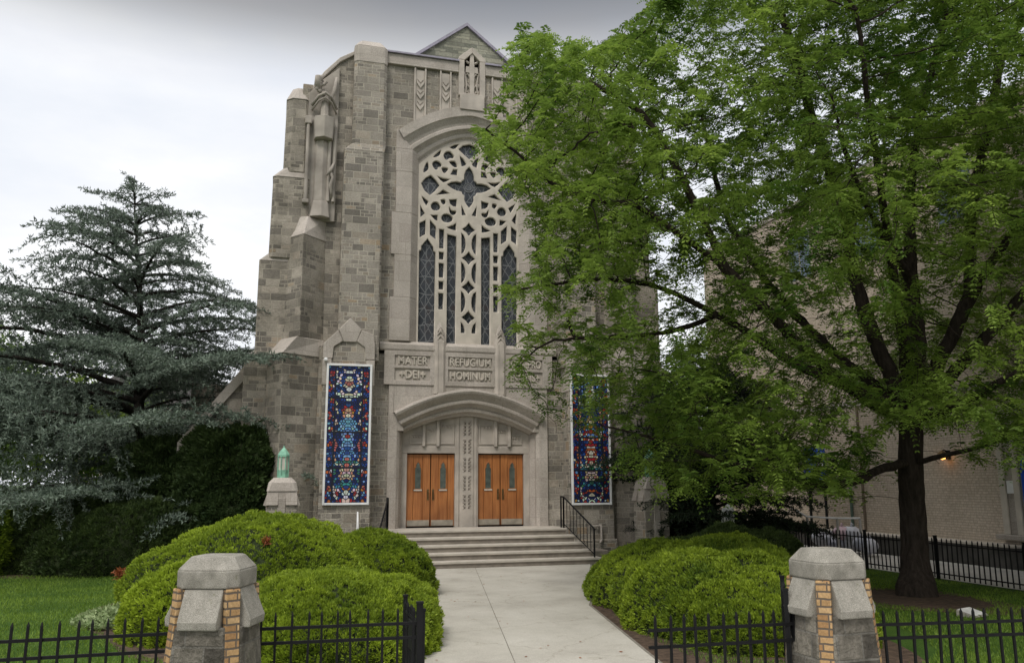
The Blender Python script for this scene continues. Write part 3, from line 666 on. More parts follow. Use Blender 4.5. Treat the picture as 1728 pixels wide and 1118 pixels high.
    m.frustum([(-5.12, .02), (-5.08, -.1), (-4.86, -.2), (-4.68, -.08), (-4.64, .02)], 11.0, 13.0, [(-5.10, .02), (-5.06, -.08), (-4.86, -.17), (-4.7, -.06), (-4.66, .02)])
    for x, y in ((-5.34, -.10), (-4.50, -.06), (-4.66, -.08)): m.tube([(x, y, 11.0), (x, y, 13.5)], .06, 8)
    m.box(-5.44, -5.24, -.20, .02, 10.88, 11.0); m.box(-5.44, -5.24, -.18, .02, 13.5, 13.75)
    m.frustum([(-5.16, .0), (-5.12, -.3), (-4.86, -.46), (-4.60, -.3), (-4.56, .0)], 13.0, 13.7, [(-5.2, .0), (-5.16, -.34), (-4.86, -.52), (-4.56, -.34), (-4.52, .0)])
    m.frustum([(-5.0, .0), (-4.98, -.2), (-4.86, -.28), (-4.74, -.2), (-4.72, .0)], 13.7, 14.7, [(-4.98, .0), (-4.96, -.15), (-4.86, -.22), (-4.76, -.15), (-4.74, .0)])
    nb_ = fin(m, 'corner_niche', LIME_OLD, bevel=.015)
    m = mk()
    m.tube([(-5.26, -.08, 14.15), (-5.06, -.3, 14.4), (-4.86, -.4, 14.48), (-4.66, -.28, 14.4), (-4.48, -.06, 14.1)], .05, 7)
    m.tube([(-5.26, -.04, 14.0), (-5.06, -.26, 14.25), (-4.86, -.36, 14.34), (-4.66, -.24, 14.25), (-4.48, -.03, 13.96)], .035, 7)
    for k in range(7):
        a = k*.9; m.tube([(-5.05+.11*math.cos(a), -.22, 14.45+.06*k), (-5.0+.15*math.cos(a+1), -.28, 14.53+.06*k), (-4.98, -.18, 14.62+.06*k)], [.03, .06, .03], 6)
    m.tube([(-4.98, -.1, 14.55), (-5.12, -.28, 14.8), (-5.1, -.36, 14.98), (-4.98, -.2, 15.12)], [.05, .11, .12, .05], 8)
    m.tube([(-4.74, -.05, 14.2), (-4.58, -.14, 14.7), (-4.52, -.06, 15.2)], [.03, .07, .04], 7)
    m.tube([(-4.56, -.12, 12.1), (-4.62, -.2, 11.95), (-4.54, -.22, 11.75), (-4.60, -.2, 11.5), (-4.56, -.16, 11.3), (-4.57, -.1, 11.1)], [.03, .06, .05, .06, .045, .02], 7)
    m.tube([(-4.5, -.1, 12.3), (-4.6, -.26, 12.0), (-4.72, -.24, 11.8)], [.03, .06, .03], 7)
    fin(m, 'carved_canopy', LIME_OLD, nb_, smooth=True)
    # lower aisle wall falling away outwards
    m = mk(); m.prism([(-6.8, 0), (-6.8, 5.5), (-8.6, 3.2), (-8.6, 0)], .6, 1.2); aw = fin(m, 'aisle_wall', ASH_OLD)
    m = mk(); m.prism([(-6.8, 5.5), (-8.65, 3.14), (-8.65, 3.5), (-6.8, 5.95)], .5, 1.3); fin(m, 'aisle_coping', LIME, aw)
    m = mk(); m.box(-8.6, -5.6, 3, 22, 0, 5.5); fin(m, 'aisle', ASH_OLD)
# wall-mounted small fittings that belong to the building
m = MB(); m.tube([(4.1, -.42, .98), (4.1, -.52, .98), (4.1, -.56, .93), (4.1, -.56, .55), (4.02, -.62, .45)], .035, 8); m.tube([(3.75, -.45, .95), (4.12, -.53, .97)], .03, 8)
m.build('drain_pipe', LIME, church)
# --- entrance steps
steps = empty('entrance_steps', (0, -1, 0), 0, 'five worn stone steps with a landing in front of the church doors', 'steps')
rise = .19
for k in range(5):
    z1 = .955-k*rise; yf = -1.10-.36*k; hw = 2.78+.13*k
    m = MB(); m.box(-hw, hw, yf+1, (YW+.2 if k == 0 else yf+.45)+1, z1-.07, z1); t_ = m.build('tread', simple('lit tread stone %d' % k, (.47, .43, .37), .8, noise=.15, sc=3, bump=.15), steps, bevel=.015, seg=2)  # treads coloured paler than risers to stand for light from above
    m = MB(); m.box(-hw+.04, hw-.04, yf+.045+1, (1.3 if k == 0 else yf+.5+1), z1-rise-.004 if k < 4 else -.05, z1-.072); m.build('riser', STEPM, steps)
for s in (-1, 1):
    m = MB(); x0, x1 = sorted((s*3.35, s*3.95)); m.box(x0, x1, -.5, .9, -.05, .30); m.build('cheek_block', STEPM, steps, bevel=.02)
# --- handrails
for s, lab in ((-1, 'black iron handrail on the steps beside the banner with the light blue figure'), (1, 'black iron handrail on the steps beside the banner under the tree boughs')):
    r_ = empty('handrail', (s*2.68, -1.05, .955), 0, lab, 'handrail', 'handrails of the church steps')
    def hp(t): return (s*.42*t, -1.45*t, -.78*t)
    m = MB(); m.box(-.02, .02, -.02, .02, 0, .93); m.tube([(0, .25, .93), (0, .0, .93), (hp(1)[0], hp(1)[1], hp(1)[2]+.83), (hp(1)[0], hp(1)[1]-.06, hp(1)[2]+.8)], .024, 8); m.build('rail', IRON, r_)
    m = MB(); m.tube([(0, 0, .12), (hp(1)[0], hp(1)[1], hp(1)[2]+.10)], .014, 6); m.build('lower_rail', IRON, r_)
    for k in range(0, 10):
        t = k/9; x, y, z = hp(t); w = .02 if k in (0, 9) else .008
        m = MB(); m.box(x-w, x+w, y-w, y+w, z+(.1 if 0 < k < 9 else -.02), z+.93-.1*t); m.build('baluster', IRON, r_)
    m = MB(); m.box(-.02, .02, .22, .26, 0, .93); m.build('post', IRON, r_)
# --- the two stained glass banners on the base piers
def clip(poly, nx, nz, d):
    out = []
    for i in range(len(poly)):
        a, b = poly[i-1], poly[i]; da = a[0]*nx+a[1]*nz-d; db_ = b[0]*nx+b[1]*nz-d
        if (da < 0) != (db_ < 0):
            t = da/(da-db_); out.append((a[0]+(b[0]-a[0])*t, a[1]+(b[1]-a[1])*t))
        if db_ < 0: out.append(b)
    return out
NAVY = (.008, .02, .11); RBLUE = (.02, .07, .30); SKYB = (.16, .34, .62); RED = (.36, .03, .03); ROSE = (.48, .16, .13); CREAM = (.62, .58, .48); PEACH = (.56, .34, .22); GREEN = (.05, .22, .13); GOLD = (.50, .30, .05); ORANGE = (.5, .14, .03); TEAL = (.06, .26, .34); PURP = (.14, .03, .17); WH = (.72, .72, .68)
def cell_col(u, v, warm, r):
    """colour of one pane: u metres from the middle, v metres up"""
    pick = lambda *c: c[int(r.random()*len(c)) % len(c)]
    BL = (RBLUE, RBLUE, NAVY, NAVY, SKYB)
    if u > .41:
        ph = (v*2.4) % 1; m_ = abs(u-.5) < .055
        if m_ and ph < .30: return pick(RED, RED, ROSE, ORANGE)
        if m_ and ph < .36: return pick(WH, GOLD)
        return pick(*BL, RBLUE, RED, NAVY) if not warm else pick(*BL, RED, ORANGE, PURP)
    if v > 3.05:
        d = math.hypot(u/.9, (v-3.55)*.8)
        if d < .10: return pick(RED, ROSE)
        if d < .17: return pick(WH, CREAM)
        if d < .25: return pick(NAVY, RBLUE)
        if d < .33: return pick(WH, CREAM, SKYB)
        return pick(NAVY, RBLUE, NAVY, CREAM, WH)
    if v > 2.05:
        d = math.hypot(u, (v-2.62)*.75)
        if d < .085: return CREAM
        if d < .15: return pick(GOLD, PEACH, SKYB)
        if d < .20: return pick(RED, RBLUE, NAVY)
        if u < .26 and v < 2.48: return pick(SKYB, SKYB, (.3, .5, .7)) if not warm else pick(RED, CREAM, SKYB, ORANGE)
        if u > .30: return pick(PEACH, CREAM, NAVY)
        return pick(NAVY, RBLUE, NAVY)
    if v > 1.08:
        w_ = .25-.07*(v-1.1)
        if u < .045: return pick(RED, ROSE)
        if u < w_ and v > 1.28: return pick(SKYB, RBLUE, SKYB, (.3, .5, .7)) if not warm else pick(RED, ORANGE, RBLUE, CREAM)
        if v < 1.28: return pick(GREEN, PEACH, TEAL, CREAM)
        if u > .32: return pick(ROSE, PEACH, NAVY)
        return pick(NAVY, NAVY, RBLUE)
    if u < .2 and v > .74: return pick(CREAM, PEACH, CREAM)
    if v > .52: return pick(NAVY, TEAL, NAVY, RBLUE, GREEN)
    if v > .40: return pick(ORANGE, RBLUE, NAVY) if u < .2 else pick(WH, NAVY, CREAM)
    return pick(WH, CREAM, NAVY, RBLUE, RED)
def vcol_mat():
    mt, nt, p = mat_new('stained glass print'); a = node(nt, 'ShaderNodeAttribute', attribute_name='Col'); nt.links.new(a.outputs['Color'], p.inputs['Base Color'])
    p.inputs['Roughness'].default_value = .35; p.inputs['Specular IOR Level'].default_value = .3; return mt
STG = vcol_mat(); LEAD = simple('dark lead lines', (.012, .014, .024), .5)
def banner(xc, y, z0, w, h, warm, label, seed):
    r = random.Random(seed)
    b = empty('stained_glass_banner', (xc, y, z0), 0, label, 'banner', 'stained glass banners on the piers')
    m = MB(); m.box(-w/2, w/2, -.01, .05, 0, h); m.build('backing', LEAD, b)
    m = MB(); f = .055
    m.box(-w/2-.01, -w/2+f, -.05, .02, -.01, h+.01); m.box(w/2-f, w/2+.01, -.05, .02, -.01, h+.01); m.box(-w/2+f, w/2-f, -.05, .02, -.01, f); m.box(-w/2+f, w/2-f, -.05, .02, h-f, h+.01)
    m.build('frame', WHITE, b, bevel=.008)
    W2 = w/2-f-.01
    sites = []; st = .080; rows = int(h/st)
    for i in range(rows):
        for j in range(8):
            u = (j+.5+(.5 if i % 2 else 0))*st*.97; v = (i+.5)*st
            sites.append((u+r.uniform(-.4, .4)*st, v+r.uniform(-.4, .4)*st))
    sites = [p for p in sites if .012 < p[0] < W2+.03 and f < p[1] < h-f]
    hor = (h*.258, h*.51, h*.755); ver = (.405,)
    V = []; Fc = []; C = []
    A_ = np.array(sites)
    for i, (u, v) in enumerate(sites):
        lo = ver[0]+.026 if u > ver[0] else .0; hi = W2 if u > ver[0] else ver[0]-.026
        bz = [f+.012]+[q for q in hor]+[h-f-.012]
        for q in range(4):
            if bz[q] <= v <= bz[q+1] or (q == 3): break
        vb, vt = bz[q]+(.026 if q else 0), bz[q+1]-(.026 if q < 3 else 0)
        poly = [(max(lo, u-.13), max(vb, v-.13)), (min(hi, u+.13), max(vb, v-.13)), (min(hi, u+.13), min(vt, v+.13)), (max(lo, u-.13), min(vt, v+.13))]
        d2 = ((A_-A_[i])**2).sum(1)
        for j in np.argsort(d2)[1:22]:
            a, bb = sites[j]; nx, nz_ = a-u, bb-v; ln = math.hypot(nx, nz_)
            poly = clip(poly, nx/ln, nz_/ln, (nx*(a+u)/2+nz_*(bb+v)/2)/ln-.0125)
            if len(poly) < 3: break
        poly = clip(poly, -1, 0, -.006) if len(poly) > 2 else poly
        if len(poly) < 3: continue
        c = cell_col(u, v*4.12/h, warm, r); c = tuple(x*r.uniform(.75, 1.15) for x in c)
        for sg in (1, -1):
            k = len(V); q = poly if sg > 0 else poly[::-1]
            V += [(sg*px_, -.016, pz) for px_, pz in q]; Fc.append(tuple(range(k, k+len(q)))); C += [c]*len(q)
    me = bpy.data.meshes.new('printed_glass'); me.from_pydata(V, [], Fc); me.update()
    a = me.attributes.new('Col', 'FLOAT_COLOR', 'POINT'); a.data.foreach_set('color', np.array([(*c, 1) for c in C], np.float32).reshape(-1)); me.materials.append(STG)
    o = bpy.data.objects.new('printed_glass', me); COL.objects.link(o); o.parent = b
    return b
banner(-3.845, -.455, 1.70, 1.33, 4.13, False, 'tall white framed stained glass banner with a light blue robed figure, clear of branches', 3)
banner(3.84, -.455, 1.62, 1.33, 4.13, True, 'tall white framed stained glass banner half hidden behind the green tree boughs', 8)
m = MB(); m.box(-.05, .05, -.12, .0, -.05, .05); fl = m.build('security_light', WHITE, None, bevel=.02); fl.location = (-4.56, -.45, 5.95)
tag(fl, 'tiny white security light on the corner above the unobstructed banner', 'light')
m = MB(); m.tube([(0, 0, 0), (.01, 0, .5), (.0, .02, .95)], [.06, .04, .02], 8); m.tube([(0, -.02, .04), (.16, -.03, .03)], .05, 8); sp_ = m.build('standpipe', WHITE, None, smooth=True); sp_.location = (-3.5, -.62, .55)
tag(sp_, 'thin white standpipe against the pier stone under the left banner', 'pipe')
# --- lantern posts
def lantern_post(x, y, lab):
    t = empty('lantern_post', (x, y, 0), 0, lab, 'lantern post', 'stone lantern posts beside the church front')
    m = MB(); m.box(-.40, .40, -.40, .40, 0, 1.72); m.build('pedestal', ASH, t, bevel=.02)
    m = MB(); oc = lambda w, c: [(-w+c, -w), (w-c, -w), (w, -w+c), (w, w-c), (w-c, w), (-w+c, w), (-w, w-c), (-w, -w+c)]
    m.frustum(oc(.40, .08), 1.70, 2.12, oc(.37, .08)); m.frustum(oc(.40, .06), 2.12, 2.34, oc(.36, .08)); m.frustum(oc(.36, .08), 2.34, 2.47, oc(.24, .08))
    for a in range(4):
        ca, sa = round(math.cos(a*math.pi/2)), round(math.sin(a*math.pi/2))
        for q in (-1, 1):
            b = len(m.v); pts = [(.36, q*.10, 2.12), (.36, q*.38, 2.12), (.47, q*.10, 1.76), (.47, q*.40, 1.76), (.36, q*.10, 1.72), (.36, q*.40, 1.72)]
            pts = [(px_*ca-py_*sa, px_*sa+py_*ca, pz) for px_, py_, pz in pts]
            m.v += pts; m.f += [tuple(b+i for i in f_) for f_ in ((0, 1, 3, 2), (2, 3, 5, 4), (0, 2, 4), (1, 5, 3))]
        b = len(m.v)
    m.build('cap', LIME, t)
    m = MB()
    for q in (-1, 1): m.box(-.1, .1, q*.405-.02, q*.405+.02, .4, 1.95)
    m.build('centre_strip', LIME, t, bevel=.01)
    m = MB(); r8 = lambda r: [(r*math.cos(math.pi/8+k*math.pi/4), r*math.sin(math.pi/8+k*math.pi/4)) for k in range(8)]
    m.frustum(r8(.16), 2.47, 2.53, r8(.155)); m.frustum(r8(.17), 3.03, 3.07, r8(.165)); m.frustum(r8(.175), 3.07, 3.18, r8(.11)); m.frustum(r8(.11), 3.18, 3.27, r8(.03)); m.tube([(0, 0, 3.27), (0, 0, 3.33)], [.022, .01], 8)
    for px_, py_ in r8(.148): m.tube([(px_, py_, 2.5), (px_, py_, 3.05)], .016, 5)
    ln = m.build('lantern', COPPER, t)
    m = MB(); m.frustum(r8(.135), 2.68, 3.03, r8(.135)); m.build('glass', MILK, ln)
    m = MB(); m.frustum(r8(.138), 2.53, 2.68, r8(.138)); m.build('fretwork', COPPER, ln)
    return t
lantern_post(-5.66, -2.0, 'stone lantern post with green copper lantern standing in front of the bare corner buttress')
lantern_post(5.16, -2.0, 'stone lantern post with green copper lantern half hidden under dark evergreen boughs')
# ------------------------------------------------------------------ ground, path, walkway
def lawn_mat():
    mt, nt, p = mat_new('lawn soil and turf'); l = nt.links.new
    tc = node(nt, 'ShaderNodeTexCoord'); n = node(nt, 'ShaderNodeTexNoise', i_Scale=.9, i_Detail=7.0, i_Roughness=.65); l(tc.outputs['Object'], n.inputs['Vector'])
    n2 = node(nt, 'ShaderNodeTexNoise', i_Scale=45.0, i_Detail=3.0); l(tc.outputs['Object'], n2.inputs['Vector'])
    r = ramp(nt, [(.3, (.035, .075, .014)), (.55, (.06, .115, .02)), (.75, (.085, .13, .03))]); l(n.outputs[0], r.inputs[0])
    r2 = ramp(nt, [(.3, (.5, .5, .5)), (.7, (1.3, 1.3, 1.3))]); l(n2.outputs[0], r2.inputs[0])
    g = node(nt, 'ShaderNodeMixRGB', blend_type='MULTIPLY'); g.inputs[0].default_value = 1; l(r.outputs[0], g.inputs[1]); l(r2.outputs[0], g.inputs[2]); l(g.outputs[0], p.inputs['Base Color'])
    p.inputs['Roughness'].default_value = .95; p.inputs['Specular IOR Level'].default_value = .1
    b = node(nt, 'ShaderNodeBump', i_Strength=.8, i_Distance=.03); l(n2.outputs[0], b.inputs['Height']); l(b.outputs[0], p.inputs['Normal'])
    return mt
def struct(mb, name, mat, **k): return tag(mb.build(name, mat, None, **k), kind='structure')
m = MB(); m.poly([(-900, -900, 0), (900, -900, 0), (900, 900, 0), (-900, 900, 0)]); struct(m, 'ground', lawn_mat())
PATH_L = [(-3.1, -2.5), (-2.95, -6), (-3.75, -10), (-4.75, -15), (-5.15, -18.6)]
PATH_R = [(2.95, -2.5), (1.6, -6.5), (.05, -10), (-.9, -15), (-1.45, -18.6)]
crease = lambda y: -.63-.19*(-3.56-y)
m = MB()
def pl_(side, y):
    for (x0, y0), (x1, y1) in zip(side, side[1:]):
        if y1 <= y <= y0: return x0+(x1-x0)*(y0-y)/(y0-y1)
    return side[-1][0]
ys = [-2.5, -18.6]
for a, b in zip(ys[::2], ys[1::2]):
    for sd_ in (PATH_L, PATH_R):
        st_ = 16; yy = np.linspace(a-.0025, b+.0025, st_)
        for y0, y1 in zip(yy, yy[1:]):
            q = .006 if sd_ is PATH_R else -.006
            P = [(crease(y0)+q, y0, .012), (pl_(sd_, y0), y0, .012), (pl_(sd_, y1), y1, .012), (crease(y1)+q, y1, .012)]
            m.poly(P if sd_ is PATH_L else P[::-1])
struct(m, 'entry_path', CONC)
m = MB(); q = [(x-.06, y) for x, y in PATH_L]+[(x+.06, y) for x, y in PATH_R[::-1]]; m.poly([(x, y, .005) for x, y in q]); struct(m, 'path_bed', simple('path joint grit', (.20, .18, .15), .95, noise=.3, sc=20))
m = MB(); m.poly([(9.75, -19, .006), (13.05, -19, .006), (13.05, 14, .006), (9.75, 14, .006)]); struct(m, 'walkway', CONC2)
m = MB(); m.poly([(-40, -21.8, .004), (40, -22.8, .004), (40, -19.6, .004), (-40, -18.6, .004)]); struct(m, 'pavement', CONC2)
m = MB(); m.poly([(-60, -34, .003), (60, -36, .003), (60, -22.9, .003), (-60, -21.9, .003)]); struct(m, 'road', simple('asphalt', (.05, .05, .052), .9, noise=.2, sc=8))
# ------------------------------------------------------------------ gate pillars
def gate_pillar(x, y, rz, lab):
    t = empty('gate_pillar', (x, y, 0), rz, lab, 'gate pillar', 'stone gate pillars beside the path')
    t.scale = (.76, .76, 1)
    oc = lambda w, c: [(-w+c, -w), (w-c, -w), (w, -w+c), (w, w-c), (w-c, w), (-w+c, w), (-w, w-c), (-w, -w+c)]
    m = MB(); m.frustum(oc(.545, .18), 0, 1.10, oc(.445, .17)); m.build('shaft', ROCKP, t, bevel=.012)
    m = MB(); m.frustum(oc(.36, .15), 1.1, 1.42, oc(.34, .14)); m.build('neck', ROCKP, t)
    m = MB(); m.frustum(oc(.385, .12), 1.42, 1.575, oc(.385, .12)); m.frustum(oc(.383, .12), 1.575, 1.69, oc(.26, .09)); m.build('cap_stone', CAST, t, bevel=.015, seg=2)
    for a in range(4):
        m = MB(); w = .235
        m.prism([(.30, 1.419), (.365, 1.419), (.525, 1.15), (.515, 1.08), (.44, 1.08), (.30, 1.10)], -w, w, 'x')
        o = m.build('sloped_stone', CAST, t, bevel=.014, seg=2); o.rotation_euler = (0, 0, a*math.pi/2)
        m = MB(); c = .48 if False else .437
        dz_ = lambda z: .502+.128*(1.1-z)
        m.prism([(.40, 1.418), (c+.06, 1.418), (dz_(1.1)+.02, 1.10), (dz_(.62)+.012, .62), (.46, .62)], -.085, .085, 'x'); m.prism([(.5, .50), (dz_(.5)+.012, .50), (dz_(.12)+.012, .12), (.5, .12)], -.16, .06, 'x')
        o = m.build('brick_strip', BUFF, t, bevel=.008); o.rotation_euler = (0, 0, a*math.pi/2+math.pi/4)
    return t
pL = at(370, 932, 7.7); pR = at(1393, 925, 8.2)
gate_pillar(pL[0], pL[1], rad(-20), 'rough stone gate pillar with buff brick corners, in front of the clipped yew mounds near the lawn')
gate_pillar(pR[0], pR[1], rad(2), 'rough stone gate pillar with mossy cap and buff brick strip, beside the big locust tree')
# ------------------------------------------------------------------ iron fences
def fence(p0, p1, h, sp, rails, lab, name='iron_fence', cat='fence', group='black iron fences', posts=(), pw=.011, rz_=None):
    p0 = Vector((*p0, 0)); p1 = Vector((*p1, 0)); d = p1-p0; n = max(2, int(d.length/sp)); ang = math.atan2(d.y, d.x)
    t = empty(name, tuple(p0), ang, lab, cat, group)
    Ln = d.length
    for z in rails:
        m = MB(); m.box(0, Ln, -.012, .012, z-.014, z+.014); m.build('rail', IRON, t)
    m = MB(); m.box(-pw, pw, -pw, pw, .06, h-.02); m.frustum([(-pw, -pw), (pw, -pw), (pw, pw), (-pw, pw)], h-.02, h+.015, [(-.003, -.003), (.003, -.003), (.003, .003), (-.003, .003)])
    pk = m.build('picket', IRON, t); pk.location = (Ln*.5/n, 0, 0)
    for k in range(1, n):
        c = pk.copy(); COL.objects.link(c); c.parent = t; c.location = (Ln*(k+.5)/n, 0, 0); c.rotation_euler = (rad(rng.normal()*.5), rad(rng.normal()*.6), 0)
    pt_ = .022 if cat == 'gate' else .03
    for q in posts:
        m = MB(); m.box(q*Ln-pt_, q*Ln+pt_, -pt_, pt_, 0, h+.05); m.box(q*Ln-pt_-.006, q*Ln+pt_+.006, -pt_-.006, pt_+.006, h+.05, h+.07); m.build('post', IRON, t)
    return t
fence((-10.5, -16.85), (pL[0]-.33, -16.85), 1.10, .137, (.955, .80, .14), 'black iron picket fence along the open lawn, ending at the pillar before the yew mounds', posts=(0,))
fence((pL[0]+.33, -16.9), (on(708, 1060, y=-17.0)[0], -17.0), 1.10, .137, (.965, .83, .14), 'short black iron fence before the yew mounds, between pillar and open gate leaf', posts=(1,))
fence((-2.45, pR[1]+.15), (pR[0]-.33, pR[1]+.1), 1.10, .137, (.98, .83, .14), 'short black iron fence length in front of the rounded hedge beside the mossy pillar', posts=(1,))
fence((pR[0]+.33, pR[1]+.1), (6.5, pR[1]-.8), 1.05, .137, (.93, .80, .14), 'thin black iron fence in front of the lawn with the locust trunk', posts=(1,))
fence((9.5, 1.5), (9.5, -16.5), .97, .15, (.84, .16), 'long black iron picket fence running along the concrete walkway by the tan building', posts=(0, .14, .28, .42, .56, .70, .84, 1))
fence((8.8, 3.0), (9.5, -1.0), 1.25, .15, (1.12, .2), 'short taller iron railing at the shadowed head of the walkway', posts=(0, 1))
gA, gB = on(713, 1060, y=-17.0), on(684, 1020, y=-15.9); GH = on(713, 1026, y=-17.0)[2]-.07; print('gate', gA, gB, GH)
gl = fence((gA[0], gA[1]), (gB[0], gB[1]), GH, .10, (GH-.10, GH-.26, .12), 'black iron gate leaf standing open edge-on beside the path', 'gate_leaf', 'gate', 'open gate leaves', posts=(0, 1), pw=.012)
m = MB(); m.box(.35, .75, -.02, .02, .60, .9); m.build('lock_box', IRON, gl, bevel=.006)
gl = fence((pR[0]-.40, pR[1]+.12), (pR[0]+.22, pR[1]+1.12), 1.24, .085, (1.13, .97, .12), 'black iron gate leaf folded back against the mossy pillar', 'gate_leaf', 'gate', 'open gate leaves', posts=(0, 1), pw=.012)
m = MB(); m.box(.35, .75, -.02, .02, .60, .9); m.build('lock_box', IRON, gl, bevel=.006)
# ------------------------------------------------------------------ tan school building beside the walkway
school = empty('school_building', (13.6, 0, 0), 0, 'plain tan brick building with a blue door along the concrete walkway', 'building')
XB = 0.0
m = MB(); m.box(XB, 22, -26, 9.3, -.05, 13.0); m.build('wall', BRICK, school)
m = MB(); m.box(XB-.06, 22, -26, 9.36, 13.0, 13.25); m.build('parapet', LIME, school)
m = MB(); m.box(XB-.5, XB-.02, -7.4, 3.0, 0, .56); ba = m.build('area_wall', simple('dark stained base wall', (.085, .08, .072), .9, noise=.3, sc=3, bump=.3), school)
m = MB(); m.box(XB-.56, XB, -7.45, 3.05, .56, .63); m.build('area_coping', LIME_PALE, ba, bevel=.01)
m = MB()
for k in range(1): m.box(XB-.03, XB, -26, 9.3, 4.9, 5.1)
m.build('string_course', LIME, school)
m = MB(); m.box(XB-.14, XB+.1, -10.6, -6.75, .88, 4.4); m.box(XB-.3, XB+.1, -10.7, -6.6, .74, .88)
en = m.build('entrance_surround', LIME, school, bevel=.02)
m = MB()
for y in (-10.55, -7.0, -9.95, -7.45):
    m.box(XB-.2, XB-.139, y, y+.2, .881, 4.3)
build_each(m, 'surround_moulding', LIME_PALE, en, bevel=.015)
m = MB(); m.box(XB-.21, XB-.145, -9.7, -7.55, .90, 2.95); bd = m.build('entrance_door', BLUE, school, bevel=.01)
m = MB(); m.box(XB-.23, XB-.21, -8.63, -8.60, .9, 2.9); m.build('door_gap', DARK, bd)
m = MB(); m.tube([(XB-.22, -8.5, 1.85), (XB-.29, -8.5, 1.85), (XB-.29, -8.5, 2.1), (XB-.22, -8.5, 2.1)], .018, 6); m.build('door_handle', STEEL, bd)
m = MB(); m.box(XB-.17, XB-.141, -7.28, -7.02, 1.98, 2.32); m.build('notice', WHITE, school, bevel=.004)
for y in (1.7, -2.2, -6.1, -10):
    m = MB(); m.box(XB-.03, XB+.05, y-.75, y+.75, 10.0, 12.0); wi = m.build('window', LIME_PALE, school)
    m = MB(); m.box(XB-.036, XB-.03, y-.66, y-.03, 10.1, 11.9); m.box(XB-.036, XB-.03, y+.03, y+.66, 10.1, 11.9); m.build('pane', simple('blue grey window glass', (.16, .21, .27), .15, spec=.6), wi)
m = MB(); m.tube([(XB-.06, -.35, .2), (XB-.06, -.35, 3.0)], .05, 8); m.build('green_downpipe', simple('dull green pipe', (.10, .15, .12), .7), school)
m = MB(); m.box(XB-.05, XB, -1.0, -.92, .5, 4.9); m.build('movement_joint', simple('dark joint', (.16, .125, .09), .9), school)
lp = empty('wall_lamp', (13.6, -4.9, 3.08), 0, 'small glowing orange lamp on the tan brick wall beside the locust trunk', 'lamp')
m = MB(); m.box(-.07, 0, -.07, .07, -.12, .14); m.tube([(-.05, 0, .1), (-.16, 0, .16), (-.24, 0, .12)], .02, 6); m.build('bracket', IRON, lp)
m = MB(); m.lathe([(.02, .14), (.13, .07), (.14, .02)], (-.24, 0), 12); m.build('lamp_shade', BRASS, lp)
em = bpy.data.materials.new('glowing bulb'); em.use_nodes = True; p = em.node_tree.nodes['Principled BSDF']; p.inputs['Base Color'].default_value = (1, .5, .15, 1); p.inputs['Emission Color'].default_value = (1, .42, .10, 1); p.inputs['Emission Strength'].default_value = 3
m = MB(); m.lathe([(.0, .05), (.07, .03), (.1, -.04), (.08, -.11), (.0, -.14)], (-.24, 0), 12); m.build('bulb', em, lp, smooth=True)
# blue notice board
nb2 = empty('notice_board', (13.35, 1.2, 0), 0, 'blue board with a small white notice, seen past the dark evergreen by the tan building', 'board')
m = MB(); m.box(-.04, .0, -.55, .75, 2.35, 3.6); m.build('panel', BLUE, nb2, bevel=.01)
m = MB(); m.box(-.05, -.041, -.45, -.1, 2.85, 3.15); m.build('notice', WHITE, nb2)
m = MB(); m.box(.0, .06, -.4, -.32, 0, 3.4); m.box(.0, .06, .52, .6, 0, 3.4); m.build('posts', IRON, nb2)
# bags of rubbish by the wall
BAG = [simple('white rubbish bag', (.62, .62, .68), .35, noise=.12, bump=.8, bsc=14), simple('pink tinted rubbish bag', (.62, .45, .50), .4, noise=.1, bump=.8, bsc=14), simple('grey rubbish bag', (.42, .43, .50), .35, noise=.15, bump=.8, bsc=14)]
bag_pos = [(1402, 908, 0), (1420, 897, 1), (1437, 899, 0), (1452, 914, 2), (1385, 905, 0), (1432, 915, 0), (1411, 915, 2), (1466, 918, 0)]
bag_lab = ['white rubbish bag in the middle of the heap by the walkway wall', 'pinkish rubbish bag on top of the heap by the walkway', 'round white rubbish bag on the heap, right of the pinkish bag', 'grey rubbish bag low on the heap by the walkway', 'white rubbish bag at the end of the heap nearest the church', 'plump white rubbish bag at the front of the heap', 'grey rubbish bag at the front of the heap below the pinkish bag', 'white rubbish bag at the end of the heap nearest the locust trunk']
for k, ((px_, py_, c), lb) in enumerate(zip(bag_pos, bag_lab)):
    p_ = on(px_, py_, x=11.9+.22*(k % 3)); m = MB(); r_ = .23+.04*(k % 3); zz = max(p_[2], .24)
    rows = []
    for i in range(9):
        a = math.pi*i/8; ring = []
        for j in range(16):
            b = 2*math.pi*j/16; d = np.array([math.sin(a)*math.cos(b), math.sin(a)*math.sin(b), math.cos(a)])
            f_ = r_*(.85+.35*float(vnoise(d*2+k*5, 1.3))+ .08*float(vnoise(d*6+k, 1.5))); ring.append((d[0]*f_, d[1]*f_, d[2]*f_*.85))
        rows.append(ring)
    m.grid(rows, True); m.tube([(0, 0, r_*.8), (.02, .01, r_*1.05), (.05, 0, r_*1.15)], [.05, .025, .06], 8)
    o = m.build('rubbish_bag', BAG[c], None, smooth=True); o.location = (p_[0], p_[1], zz-.05)
    tag(o, lb, 'rubbish bag', 'rubbish bags heaped by the walkway')
# white handrail of the ramp behind
q = on(1345, 872, x=10.6); rr = empty('ramp_rail', (10.6, q[1], 0), 0, 'pale handrail on low posts behind the iron fence near the rubbish bags', 'handrail')
m = MB(); m.tube([(0, .6, 1.55), (.1, -.4, 1.2), (1.0, -.7, 1.15), (1.7, -.9, 1.15)], .03, 8); m.build('rail', WHITE, rr)
for x, y, z in ((.1, -.4, 1.2), (1.0, -.7, 1.15), (1.7, -.9, 1.15)):
    m = MB(); m.box(x-.03, x+.03, y-.03, y+.03, 0, z); m.build('post', CONC2, rr)
